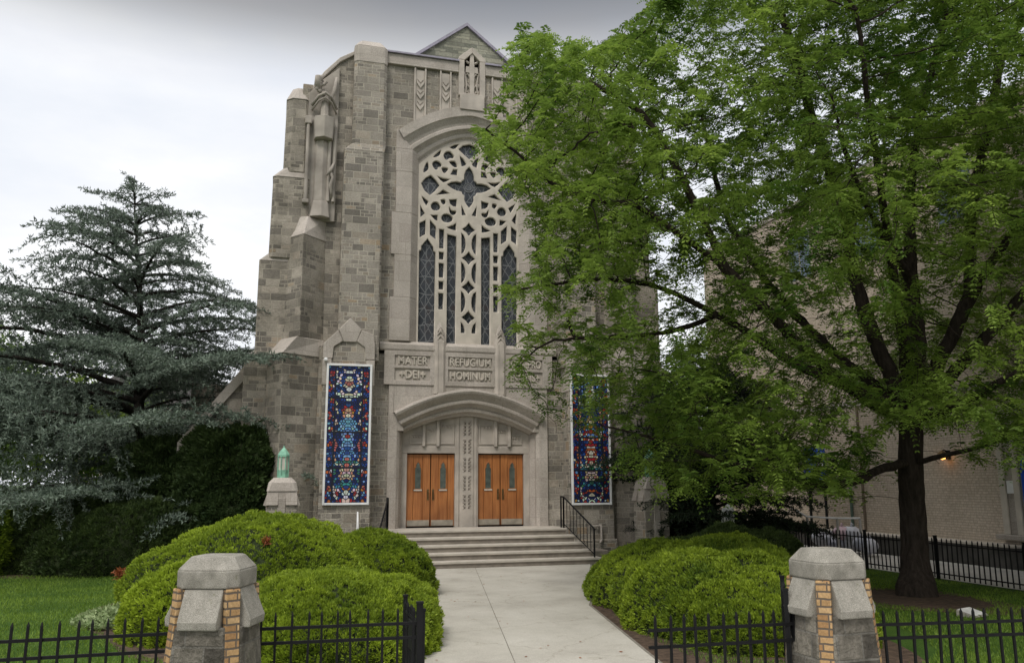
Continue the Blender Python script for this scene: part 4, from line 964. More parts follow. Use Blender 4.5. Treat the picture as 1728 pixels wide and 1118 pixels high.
# small things on the lawn
q = on(1640, 1029, z=.1); pq = empty('ground_plaque', (q[0], q[1], 0), rad(20), 'pale slanted plaque set in the grass near the locust trunk', 'plaque')
m = MB(); m.prism([(-.16, 0), (.16, 0), (.16, .12), (-.16, .03)], -.24, .24, 'x'); m.build('stone', CAST, pq, bevel=.01)
m = MB(); m.prism([(-.14, .04), (.14, .118), (.14, .125), (-.14, .047)], -.21, .21, 'x'); m.build('plate', simple('pale metal plate', (.6, .6, .58), .4), pq)
q = on(1229, 900, y=-3.2); sb = empty('garden_sign', (q[0], -3.2, 0), rad(-15), 'small white sign board in the shade under the dark evergreen', 'sign')
m = MB(); m.prism([(-.18, .95), (.2, .95), (.2, 1.55), (.02, 1.68), (-.18, 1.5)], -.02, .02); m.build('board', WHITE, sb, bevel=.005)
m = MB(); m.box(-.12, -.07, .021, .06, 0, 1.4); m.box(.09, .14, .021, .06, 0, 1.4); m.build('posts', IRON, sb)
def rock(x, y, sx, sy, sz, lab, seed, mat=ROCKB):
    rows = []
    for i in range(8):
        a = math.pi*i/7; ring = []
        for j in range(14):
            b = 2*math.pi*j/14; d = np.array([math.sin(a)*math.cos(b), math.sin(a)*math.sin(b), math.cos(a)]); f_ = .7+.6*float(vnoise(d*1.5+seed, 1.2)); ring.append((d[0]*f_*sx, d[1]*f_*sy, d[2]*f_*sz))
        rows.append(ring)
    m = MB(); m.grid(rows, True); o = m.build('garden_rock', mat, None); o.location = (x, y, sz*.35); return tag(o, lab, 'rock', 'rocks at the lawn edge')
q = on(178, 938, z=0); rock(q[0], q[1]-.6, .62, .4, .55, 'large flat brown rock where the dark shrubs meet the yew mound', 3)
q = on(143, 948, z=0); rock(q[0], q[1]-.5, .34, .26, .26, 'small brown rock on the mulch left of the large flat rock', 9)
# mulch bed round the shrubs, soil under the locust
def blob(cx, cy, rx, ry, z, name, seed, mat=SOIL):
    m = MB(); m.poly([(cx+rx*math.cos(a)*(.8+.4*vnoise(np.array([math.cos(a)+seed, math.sin(a), 0.5]), 1.7)), cy+ry*math.sin(a)*(.8+.4*vnoise(np.array([math.cos(a)+seed, math.sin(a), 2.5]), 1.7)), z) for a in np.linspace(0, 2*math.pi, 48, endpoint=False)]); return struct(m, name, mat)
blob(-6.1, -8.4, 2.7, 5.6, .004, 'mulch_bed', 1); blob(-10.5, 2.2, 5.5, 3.6, .005, 'shrub_bed', 4); blob(.7, -11.6, 2.9, 6.4, .004, 'hedge_bed', 7); blob(6.6, -11.2, 1.5, 1.9, .004, 'tree_pit', 11); blob(7.6, -1.2, 3.0, 3.0, .005, 'shade_bed', 15)
# parked cars and a house glimpsed past the shrubs
def parked_car(x, y, rz, col, lab):
    t = empty('parked_car', (x, y, 0), rz, lab, 'car', 'cars parked beyond the shrubs')
    pt = simple('car paint '+lab[:6], col, .25, noise=.03, spec=.6)
    m = MB(); prof = [(-2.2, .35), (2.2, .35), (2.28, .6), (2.2, .82), (1.2, .98), (.55, 1.42), (-1.1, 1.45), (-1.8, 1.02), (-2.22, .92), (-2.28, .6)]
    m.grid([[(px_, sy*w_, pz) for px_, pz in prof] for sy, w_ in ((-1, .62), (-1, .84), (1, .84), (1, .62))], True); m.prism(prof, -.62, -.61); m.prism(prof, .61, .62); m.build('body', pt, t, bevel=.05, seg=2)
    g = simple('car glass', (.03, .035, .04), .1, spec=.6); m = MB()
    for sy in (-1, 1): m.prism([(-1.55, 1.0), (.95, 1.0), (.5, 1.36), (-1.05, 1.38)], sy*.80, sy*.845)
    m.build('windows', g, t)
    for wx in (-1.4, 1.4):
        for sy in (-1, 1):
            m = MB(); m.grid([[(wx+r_*math.cos(a), sy*yy, .32+r_*math.sin(a)) for a in np.linspace(0, 2*math.pi, 20, endpoint=False)] for r_, yy in ((.02, .7), (.32, .7), (.33, .8), (.31, .86), (.2, .87), (.02, .85))], True); w_ = m.build('wheel', simple('tyre', (.02, .02, .02), .8), t)
    for sy in (-1, 1):
        m = MB(); m.box(2.2, 2.27, sy*.62-.15, sy*.62+.15, .66, .8); m.build('headlight', MILK, t, bevel=.02)
    return t
q = on(60, 938, y=12.0); parked_car(q[0]-1, 12.0, rad(4), (.7, .7, .72), 'white car parked beyond the dark bush, mostly hidden behind it')
q = on(20, 938, y=17.0); parked_car(q[0]-2.5, 17.0, rad(-2), (.45, .46, .48), 'silver car parked farther off beyond the dark bush at the frame edge')
hs = at(250, 700, 62); house = empty('distant_house', (hs[0], hs[1], 0), rad(-8), 'pale clapboard house glimpsed through the blue cedar branches', 'house')
SID = masonry('pale pinkish siding', [(0, (.46, .38, .34)), (1, (.52, .43, .38))], 6, .2, .012, (.36, .3, .26), wob=0, bump=.3)
m = MB(); m.box(-5, 5, 0, 8, 0, 8.2); m.build('wall', SID, house)
m = MB(); m.prism([(-5.4, 8.1), (5.4, 8.1), (0, 12)], -.4, 8.4); m.build('roof', simple('grey shingle', (.13, .12, .12), .9, noise=.3, sc=6), house)
for x in (-3.2, 0, 3.2):
    for z in (1.2, 4.8):
        m = MB(); m.box(x-.6, x+.6, -.06, .1, z, z+1.7); w_ = m.build('window', WHITE, house); m = MB(); m.box(x-.5, x+.5, -.07, -.06, z+.1, z+1.6); m.build('pane', GLASS, w_)
# ------------------------------------------------------------------ clipped yew mounds
YEW = leaf_mat('pale-tipped yew', (.06, .115, .012), (.39, .50, .04), .32)
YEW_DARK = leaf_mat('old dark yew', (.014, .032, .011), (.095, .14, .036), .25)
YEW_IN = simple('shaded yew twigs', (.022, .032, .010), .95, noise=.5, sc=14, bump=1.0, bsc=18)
def mound_surface(n, rx, ry, h, seed, pw=2.4, lump=.10):
    """random points and normals on a rounded cushion standing on the ground"""
    u = rng.random(n)*2*math.pi; w = rng.random(n)**.75
    w = np.minimum(w*1.0, 1); th = w*math.pi*.53
    ct, s_ = np.cos(th), np.sin(th)
    p2 = 2/pw
    X = rx*np.sign(np.cos(u))*np.abs(np.cos(u))**p2*np.abs(s_)**.85; Y = ry*np.sign(np.sin(u))*np.abs(np.sin(u))**p2*np.abs(s_)**.85; Z = h*np.sign(ct)*np.abs(ct)**.8
    Z = np.where(Z < 0, Z*.4, Z)
    P = np.stack([X, Y, Z], 1); N = unit(np.stack([X/rx**2, Y/ry**2, Z/h**2], 1)+1e-6)
    k = (vnoise(P+seed, 1.1)-.5)*lump*4+(vnoise(P+seed*3, 3.5)-.5)*lump*1.1+(vnoise(P+seed*5, 8)-.5)*lump*1.5
    return P+N*k[:, None], N, vnoise(P+seed*5, 8)
def shrub(x, y, rx, ry, h, n, lab, seed, mat=YEW, name='clipped_shrub', cat='shrub', group='clipped yew mounds', leaf=.046, rz=0, pw=2.4, base=.0, lump=.10, per=8, tb=0.0):
    t = empty(name, (x, y, base), rz, lab, cat, group)
    P, N, tn = mound_surface(n, rx, ry, h, seed, pw, lump)
    rows = []
    for i in range(13):
        th = math.pi*.53*i/12; ring = []
        for j in range(40):
            u = 2*math.pi*j/40; p2 = 2/pw; s_ = math.sin(th); ct = math.cos(th)
            q = np.array([rx*math.copysign(abs(math.cos(u))**p2, math.cos(u))*s_**.85, ry*math.copysign(abs(math.sin(u))**p2, math.sin(u))*s_**.85, h*math.copysign(abs(ct)**.8, ct)*(1 if ct > 0 else .4)])
            nn = unit(np.array([q[0]/rx**2, q[1]/ry**2, q[2]/h**2])+1e-6); k = (vnoise(q+seed, 1.1)-.5)*lump*4-.075
            ring.append(tuple(q+nn*k))
        rows.append(ring)
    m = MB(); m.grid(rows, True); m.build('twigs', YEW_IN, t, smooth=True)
    nn = len(P)*per; P2 = np.repeat(P, per, 0); N2 = np.repeat(N, per, 0)
    up = np.array([0, 0, .35])
    d = unit(N2*1.0+rdir(nn)*.85+up); c = P2+rdir(nn)*leaf*.45-N2*leaf*.5
    tt = np.clip(tb+.5*np.repeat(vnoise(P+seed*7, 1.7)-.5, per)+.42*np.repeat(tn, per)+.35*rng.random(nn)+.25*np.repeat(rng.random(len(P)), per), 0, 1)  # tint follows tuft relief: paler where leaves stand out, darker in gaps
    quads_object('foliage', leaf_quads(c, d, rdir(nn), leaf*(.6+.8*rng.random(nn))*np.where(np.repeat(rng.random(len(P)), per) < .02, 1.8, 1.0), leaf*.42*(.7+.6*rng.random(nn))), mat, t, tt)
    return t
shrub(-6.1, -7.6, 2.35, 2.6, 1.52, 21000, 'largest bright green clipped yew mound, highest of the group and farthest back', 1.3, rz=rad(-10))
shrub(-3.75, -7.0, 1.35, 1.6, 1.18, 11000, 'rounded darker green clipped yew mound beside the church steps', 2.7, tb=-.16)
shrub(-4.95, -12.4, 1.62, 2.1, .98, 22000, 'low wide bright green clipped yew mound behind the short fence length', 4.1, leaf=.042)
shrub(-7.0, -10.6, .95, 1.6, 1.0, 10000, 'small yellow-green clipped yew mound next to the lawn behind the gate pillar', 6.3, leaf=.05, tb=.1)
shrub(1.98, -11.1, 1.95, 4.4, 1.2, 36000, 'big olive green rounded hedge right of the entry path', 8.2, tb=-.10, rz=rad(-11))
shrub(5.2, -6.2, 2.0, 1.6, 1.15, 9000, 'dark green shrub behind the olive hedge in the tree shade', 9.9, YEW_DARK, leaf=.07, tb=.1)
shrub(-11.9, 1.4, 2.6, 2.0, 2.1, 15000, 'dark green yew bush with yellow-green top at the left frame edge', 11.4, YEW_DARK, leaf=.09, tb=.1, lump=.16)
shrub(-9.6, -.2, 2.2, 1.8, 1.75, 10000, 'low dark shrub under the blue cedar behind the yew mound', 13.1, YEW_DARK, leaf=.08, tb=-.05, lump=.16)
shrub(-13.5, -.3, 1.0, .8, 2.3, 6000, 'yellow-green conical bush shoulder by the left frame edge', 15.7, YEW, leaf=.08, tb=-.28)
BROWN = leaf_mat('dead brown twigs', (.20, .06, .02), (.34, .11, .04), .2)
for k, (px_, py_, yy, lb) in enumerate(((201, 967, -10.3, 'rust brown dead patch at the lawn end of the yew mounds'), (449, 913, -9.5, 'small rust brown dead patch on top of the largest yew mound'))):
    q = on(px_, py_, y=yy); t = empty('dead_twigs', tuple(q), 0, lb, 'dead twigs', 'dead patches in the yew'); n = 260
    c = rdir(n)*np.array([.10, .10, .09])*rng.random((n, 1)); quads_object('foliage', leaf_quads(c, unit(rdir(n)+[0, -.4, .4]), rdir(n), .05+.03*rng.random(n), .018*np.ones(n)), BROWN, t, rng.random(n))
# broad leaved pale plants at the lawn end of the mounds
HOSTA = leaf_mat('pale broad leaves', (.13, .20, .06), (.36, .43, .22), .3)
n = 2600; q = on(165, 1045, z=0); a = rng.random(n)*2*math.pi; r = rng.random(n)**.6
c = np.stack([q[0]+.75*r*np.cos(a)+.4, q[1]+1.3*r*np.sin(a), .02+.20*rng.random(n)*(1.1-r)], 1)
o = quads_object('ground_cover', leaf_quads(c, unit(rdir(n)*[1, 1, .5]+[0, 0, .35]), unit(rdir(n)*.6+[0, 0, 1]), .07+.07*rng.random(n), .035+.04*rng.random(n)), HOSTA, None, rng.random(n)); tag(o, kind='stuff')
# ------------------------------------------------------------------ lawn blades
GRS = leaf_mat('grass blades', (.06, .125, .014), (.23, .34, .045), .3)
def inpath(x, y):
    xl = np.interp(-y, [-p[1] for p in PATH_L], [p[0] for p in PATH_L]); xr = np.interp(-y, [-p[1] for p in PATH_R], [p[0] for p in PATH_R]); return (x > xl-.02+.10*rng.random(len(x))) & (x < xr+.02-.10*rng.random(len(x))) & (y < -2)
def grass_pts(n, x0, x1, y0, y1):
    y = y0+(y1-y0)*rng.random(n)**1.5; x = x0+(x1-x0)*rng.random(n); k = ~inpath(x, y)
    for cx, cy, rx, ry in ((-6.1, -8.4, 2.5, 5.2), (1.9, -11.0, 2.4, 5.2), (6.6, -11.2, 1.1, 1.5), (-10.5, 2.2, 5.2, 3.3)):
        k &= ((x-cx)/rx)**2+((y-cy)/ry)**2 > 1
    return x[k], y[k]
xs, ys_ = zip(grass_pts(150000, -15, -4.5, -17.6, -.5), grass_pts(110000, -.3, 9.4, -18.6, -3))
x = np.concatenate(xs); y = np.concatenate(ys_); n = len(x)
c = np.stack([x, y, np.zeros(n)], 1); pn = vnoise(c, 1.3)
d = unit(rdir(n)*.65+[0, 0, 1]); hh = (.035+.05*rng.random(n))*(.7+.6*pn)
o = quads_object('grass', leaf_quads(c, d, rdir(n), hh, .007+.006*rng.random(n)), GRS, None, np.clip(.55*pn+.45*rng.random(n), 0, 1)); tag(o, kind='stuff')
# ------------------------------------------------------------------ trees
def skeleton_mesh(nodes, par, r, keep, n_of):
    V = []; Fq = []; base = 0
    for n_s in (8, 5, 3):
        idx = np.array([i for i in range(len(nodes)) if par[i] >= 0 and keep[i] and n_of(r[i]) == n_s], int)
        if not len(idx): continue
        a = nodes[par[idx]]; b = nodes[idx]; d = unit(b-a); a = a-d*(r[idx]*.35)[:, None]
        ref = np.where(np.abs(d[:, 2:3]) < .9, np.array([[0, 0, 1.]]), np.array([[1., 0, 0]])); s_ = unit(np.cross(d, ref)); t_ = np.cross(s_, d)
        rp = np.minimum(r[par[idx]], r[idx]*1.5)
        ang = 2*math.pi*np.arange(n_s)/n_s
        off = s_[:, None]*np.cos(ang)[None, :, None]+t_[:, None]*np.sin(ang)[None, :, None]
        A_ = a[:, None]+off*rp[:, None, None]; B_ = b[:, None]+off*r[idx][:, None, None]
        v = np.concatenate([A_, B_], 1).reshape(-1, 3); k = np.arange(len(idx))[:, None]*2*n_s+base
        j = np.arange(n_s)[None]; j2 = (j+1) % n_s
        Fq.append(np.stack([k+j, k+j2, k+n_s+j2, k+n_s+j], -1).reshape(-1, 4)); V.append(v); base += len(v)
    return np.concatenate(V), np.concatenate(Fq)
def mesh_np(name, V, Fq, mat, parent, smooth=True):
    me = bpy.data.meshes.new(name); me.vertices.add(len(V)); me.vertices.foreach_set('co', V.astype(np.float32).reshape(-1)); me.loops.add(len(Fq)*4); me.loops.foreach_set('vertex_index', Fq.astype(np.int32).reshape(-1))
    me.polygons.add(len(Fq)); me.polygons.foreach_set('loop_start', np.arange(0, len(Fq)*4, 4, dtype=np.int32)); me.update(calc_edges=True)
    if smooth: me.polygons.foreach_set('use_smooth', np.ones(len(Fq), bool))
    me.materials.append(mat); o = bpy.data.objects.new(name, me); COL.objects.link(o); o.parent = parent; return o
def colonize(nodes, par, att, D, di, dk, iters, grav=0.0, maxn=60000):
    nodes = [np.array(p, float) for p in nodes]; par = list(par)
    A_ = att.copy(); best = np.full(len(A_), 1e9); bi = np.zeros(len(A_), int)
    def upd(new0):
        NN = np.array(nodes[new0:])
        for s_ in range(0, len(NN), 200):
            d = np.linalg.norm(A_[:, None]-NN[None, s_:s_+200], axis=2); k = d.argmin(1); dd = d[np.arange(len(A_)), k]; b = dd < best; best[b] = dd[b]; bi[b] = new0+s_+k[b]
    upd(0)
    for it in range(iters):
        act = best < di
        if not act.any(): break
        dirs = unit(A_[act]-np.array(nodes)[bi[act]]); ids = bi[act]
        acc = np.zeros((len(nodes), 3)); np.add.at(acc, ids, dirs); u_ids = np.unique(ids)
        n0 = len(nodes)
        for i in u_ids:
            v = acc[i]; ln = np.linalg.norm(v)
            if ln < 1e-6: v = rng.normal(size=3); ln = np.linalg.norm(v)
            v = v/ln+rng.normal(size=3)*.12; v[2] -= grav; v /= np.linalg.norm(v)
            nodes.append(nodes[i]+v*D); par.append(i)
        upd(n0)
        k = best > dk; A_ = A_[k]; best = best[k]; bi = bi[k]
        if len(nodes) > maxn or not len(A_): break
    return np.array(nodes), np.array(par)
def pipe_radii(nodes, par, r0, ex):
    n = len(nodes); s_ = np.zeros(n); ch = np.zeros(n, int)
    for i in range(n):
        if par[i] >= 0: ch[par[i]] += 1
    order = range(n-1, -1, -1); 
    for i in order:
        if ch[i] == 0: s_[i] = r0**ex
        if par[i] >= 0: s_[par[i]] += s_[i]
    return s_**(1/ex), ch
def limb(nodes, par, pts, start, step):
    """adds a limb as a chain of nodes; start = index it leaves from; returns index list"""
    out = []; prev = start
    P = [nodes[start]]+[np.array(p, float) for p in pts]; P = [np.array(q) for q in spline3(P)]
    acc = P[0]
    for q in P[1:]:
        while np.linalg.norm(q-acc) > step:
            acc = acc+unit(q-acc)*step; j = acc+rng.normal(size=3)*step*.05; nodes.append(j); par.append(prev); prev = len(nodes)-1; out.append(prev)
    return out
def spline3(pts, k=6):
    P = [np.array(p, float) for p in pts]
    if len(P) < 3: return P
    P = [2*P[0]-P[1]]+P+[2*P[-1]-P[-2]]; out = []
    for i in range(1, len(P)-2):
        for j in range(k):
            t = j/k; out.append(.5*((2*P[i])+(P[i+1]-P[i-1])*t+(2*P[i-1]-5*P[i]+4*P[i+1]-P[i+2])*t*t+(3*P[i]-P[i-1]-3*P[i+1]+P[i+2])*t**3))
    return out+[P[-2]]
# --- honey locust in front of the tan building
BARK = bark_mat('dark furrowed bark', (.040, .031, .024))
LOC = leaf_mat('fresh locust leaves', (.055, .122, .017), (.33, .455, .08), .45)
rng = np.random.default_rng(41)
tr_ = on(1547, 1004, z=0)
loc = empty('locust_tree', (tr_[0], tr_[1], 0), 0, 'big honey locust with dark trunk and feathery bright green leaves on the lawn', 'tree')
T0 = np.array([tr_[0], tr_[1], 0.])
D0 = 17.6
def LP(px, py, dd=0): return at(px, py, D0+dd)
nodes = [T0.copy()]; par = [-1]
tk = limb(nodes, par, [LP(1543, 930), LP(1540, 850), LP(1538, 770), LP(1538, 700)], 0, .2)
top = tk[-1]; mid = tk[int(len(tk)*.72)]
limbs = {}
def lb(nm, st, pts): limbs[nm] = limb(nodes, par, pts, st, .22); return limbs[nm]
a = lb('l1', top, [LP(1490, 690, -.2), LP(1430, 650, -.5), (LP(1370, 600, -.9)), LP(1290, 520, -1.2), LP(1215, 445, -1.4), LP(1150, 400, -1.6), LP(1080, 350, -1.8), LP(990, 335, -2)])
lb('l1b', a[-1], [LP(930, 310, -2.1), LP(870, 258, -2.2), LP(818, 216, -2.3)])
lb('l1c', a[int(len(a)*.62)], [LP(1150, 300, -1.2), LP(1080, 190, -1), LP(980, 130, -1), LP(895, 75, -1)])
a = lb('l2', top, [LP(1440, 655, .5), LP(1340, 612, .8), LP(1260, 560, 1), LP(1180, 515, 1), LP(1100, 480, .8), LP(1010, 470, .5)])
lb('l2b', a[-1], [LP(940, 478, .3), LP(860, 490, .2)])
lb('l2c', a[int(len(a)*.6)], [LP(1130, 560, .4), LP(1020, 570, .2), LP(930, 575, 0), (LP(870, 620, 0))])
lb('l3', top, [LP(1480, 580, .4), LP(1440, 460, 1), LP(1425, 370, 1.4), LP(1380, 230, 1.7), LP(1330, 60, 2), LP(1280, -120, 2)])
a = lb('l4', top, [LP(1550, 580, -.2), LP(1535, 450, -.3), LP(1538, 300, -.6), LP(1560, 170, -1), LP(1600, 20, -1.5)])
lb('l4b', a[int(len(a)*.35)], [LP(1480, 380, -1.4), LP(1430, 270, -2.2), LP(1400, 150, -2.8)])
a = lb('l5', top, [LP(1590, 600, 0), LP(1655, 470, .2), LP(1728, 370, .4), LP(1810, 280, .6)])
lb('l5b', a[int(len(a)*.4)], [LP(1640, 350, 1.2), LP(1670, 200, 2), LP(1700, 40, 2.6)])
lb('l6', top, [LP(1600, 690, -.4), LP(1680, 650, -1), LP(1790, 590, -1.6), LP(1900, 560, -2)])
a = lb('l7', mid, [LP(1490, 790, -.5), LP(1430, 815, -1), LP(1360, 812, -1.4), LP(1270, 790, -1.6), LP(1170, 760, -1.6), LP(1090, 735, -1.5), LP(1000, 715, -1.3)])
lb('l7b', a[int(len(a)*.5)], [LP(1230, 700, -.6), LP(1150, 640, -.4), LP(1060, 620, -.3)])
lb('l7c', mid, [LP(1590, 770, -.8), LP(1680, 745, -1.4), LP(1760, 715, -1.8)])
lb('l8', top, [T0+[1.2, -1.6, 5.5], T0+[2.2, -3.6, 8.0], T0+[2.4, -4.8, 10.5]])
lb('l9', top, [T0+[1.8, 1.6, 5.6], T0+[3.2, 3.2, 8.5], T0+[3.6, 4.0, 11.5]])
lb('l10', top, [T0+[-1.4, -1.8, 5.8], T0+[-3.0, -3.4, 8.0], T0+[-4.0, -4.4, 10.0]])
lb('l11', top, [T0+[-.8, 2.0, 6.0], T0+[-1.6, 3.8, 9.0], T0+[-2.0, 4.4, 12.5]])
poly = [(1115, -60), (1085, 60), (1045, 48), (1010, 75), (950, 60), (905, 38), (866, 45), (862, 90), (850, 115), (880, 165), (905, 205), (850, 202), (800, 205), (785, 232), (812, 275), (850, 300), (872, 350), (905, 372), (905, 420), (880, 455), (822, 472), (826, 500), (870, 520), (880, 545), (842, 548), (850, 575), (870, 610), (838, 635), (850, 672), (900, 690), (895, 730), (915, 762), (960, 742), (1015, 720), (1035, 800), (1085, 838), (1150, 845), (1230, 850), (1330, 838), (1360, 850), (1440, 838), (1470, 800), (1500, 730), (1560, 735), (1600, 790), (1640, 770), (1690, 800), (1760, 790), (2300, 800), (2300, -900), (1150, -900)]
PP = np.array(poly, float)
def inside(px, py):
    c = np.zeros(len(px), bool); j = len(PP)-1
    for i in range(len(PP)):
        xi, yi = PP[i]; xj, yj = PP[j]
        c ^= ((yi > py) != (yj > py)) & (px < (xj-xi)*(py-yi)/(yj-yi+1e-9)+xi); j = i
    return c
n = 90000
Q = unit(rng.normal(size=(n, 3)))*(rng.random((n, 1))**.38)
att = T0+np.array([-.6, 0, 8.6])+Q*np.array([9.6, 6.2, 8.4])
att = att[att[:, 2] > 1.6]
px_, py_, w_ = proj(att); k = inside(px_, py_) & (w_ > 9)
att = att[k]; px_, py_ = px_[k], py_[k]
# open the crown where the photograph shows wall or sky through it
dens = np.ones(len(att))
for cx, cy, rx, ry, v in ((1130, 500, 75, 110, .10), (1270, 470, 150, 120, .20), (1350, 600, 180, 100, .22), (1560, 480, 190, 190, .24), (1600, 800, 190, 90, .08), (1440, 730, 90, 60, .2), (1700, 560, 140, 130, .25), (1500, 250, 120, 110, .6), (1640, 200, 110, 130, .55), (1560, 900, 400, 80, .03), (1230, 610, 80, 60, .5), (1000, 560, 60, 60, .7), (1060, 640, 60, 50, .5), (1330, 730, 80, 40, .4)):
    g = ((px_-cx)/rx)**2+((py_-cy)/ry)**2; dens = np.where(g < 1, np.minimum(dens, v+(1-v)*np.clip((g-.6)/.4, 0, 1)), dens)
cl = np.clip((vnoise(att, .62)-.32)*3.4, .0, 1); dens *= np.where((px_ < 1110) & (py_ < 470), np.maximum(cl, .75), cl)
att = att[rng.random(len(att)) < dens*.8]
nodes, par = colonize(nodes, par, att, .22, 2.6, .38, 140, grav=.03)
nt_ = len(nodes)-len(np.unique(par)); rr_, ch = pipe_radii(nodes, par, .0042, math.log(nt_)/math.log(.35/.0042)); print('locust exponent', nt_, rr_[1])
rr_ = np.maximum(rr_, .005)
for nm_, b_ in (('l1', .13), ('l2', .13), ('l3', .16), ('l4', .17), ('l5', .16), ('l6', .10), ('l7', .085), ('l8', .13), ('l9', .13), ('l10', .11), ('l11', .13), ('l1b', .035), ('l1c', .06), ('l2b', .035), ('l2c', .05), ('l4b', .08), ('l5b', .08), ('l7b', .04), ('l7c', .05)):
    li_ = limbs[nm_]
    for j_, i_ in enumerate(li_): rr_[i_] = max(rr_[i_], b_*(1-j_/len(li_))**.8+.012)
# flared root
for i in tk[:4]: rr_[i] *= 1.18-.045*tk.index(i)
rr_[0] = rr_[tk[0]]*1.28
istr = np.zeros(len(nodes), bool); istr[tk] = True
nof = lambda r: 8 if r > .05 else (5 if r > .014 else 3)
m = MB(); tp_ = [nodes[0]-T0-np.array([0, 0, .1])]+[nodes[i]-T0 for i in tk]; tr2 = [.41]+[(.275)+.12*math.exp(-(i*.2)/.28)-.0025*i for i in range(len(tk))]
rings = []
for p_, r_ in zip(tp_, tr2): rings.append([(p_[0]+r_*math.cos(a_)*(1+.05*math.sin(5*a_+.4*p_[2])+.035*math.sin(9*a_-.3*p_[2])), p_[1]+r_*math.sin(a_)*(1+.05*math.sin(5*a_+.4*p_[2])), p_[2]) for a_ in np.linspace(0, 2*math.pi, 28, endpoint=False)])
m.grid(rings, True); m.build('trunk', BARK, loc, smooth=True)
V_, F_ = skeleton_mesh(nodes-T0, par, rr_, ~istr, nof); mesh_np('branches', V_, F_, BARK, loc)
tw = np.where((rr_ < .016) & (np.arange(len(nodes)) > 30))[0]
cn = vnoise(nodes[tw]+5, 1.9)*.65+vnoise(nodes[tw]+9, 4.2)*.35; tw = tw[cn > .435]
def fronds(B, dirs, nf, ln, lf, wf, pairs, droop):
    """pinnate fronds: nf at each base, each a drooping midrib set with small paired leaflets"""
    n = len(B)*nf; b = np.repeat(B, nf, 0)+rng.normal(size=(n, 3))*.05; d = unit(np.repeat(dirs, nf, 0)*.55+rdir(n)*[1, 1, .55]+[0, 0, .18])
    L_ = ln*(.6+.8*rng.random(n)); side = unit(np.cross(d, np.array([0, 0, 1.])+rdir(n)*.25)); tin = np.clip(rng.random(n)*.7+.3*np.repeat(rng.random(len(B)), nf), 0, 1)
    out = []; tt = []
    for i in range(pairs):
        t = (i+.6)/pairs; c = b+d*(L_*t)[:, None]+np.array([0, 0, -1])*(droop*L_*t*t)[:, None]
        for s_ in (-1, 1):
            dd = unit(side*s_+d*.45+np.array([0, 0, -.35])+rdir(n)*.22); nn = unit(np.cross(dd, d)+rdir(n)*.3)
            out.append(leaf_quads(c, dd, nn, lf*(.75+.5*rng.random(n))*(1.15-.5*t), np.full(n, wf))); tt.append(tin)
    return np.concatenate(out), np.concatenate(tt)
dirs = unit(nodes[tw]-nodes[par[tw]])
FQ, FT = fronds(nodes[tw]-T0, dirs, 6, .27, .092, .038, 6, .6)
pn = vnoise(FQ[:, 0]+3.3, .8); FT = np.clip(FT*.6+(pn-.32)*.9, 0, 1)
quads_object('crown', FQ, LOC, loc, FT)
print('locust nodes', len(nodes), 'twigs', len(tw), 'quads', len(FQ))
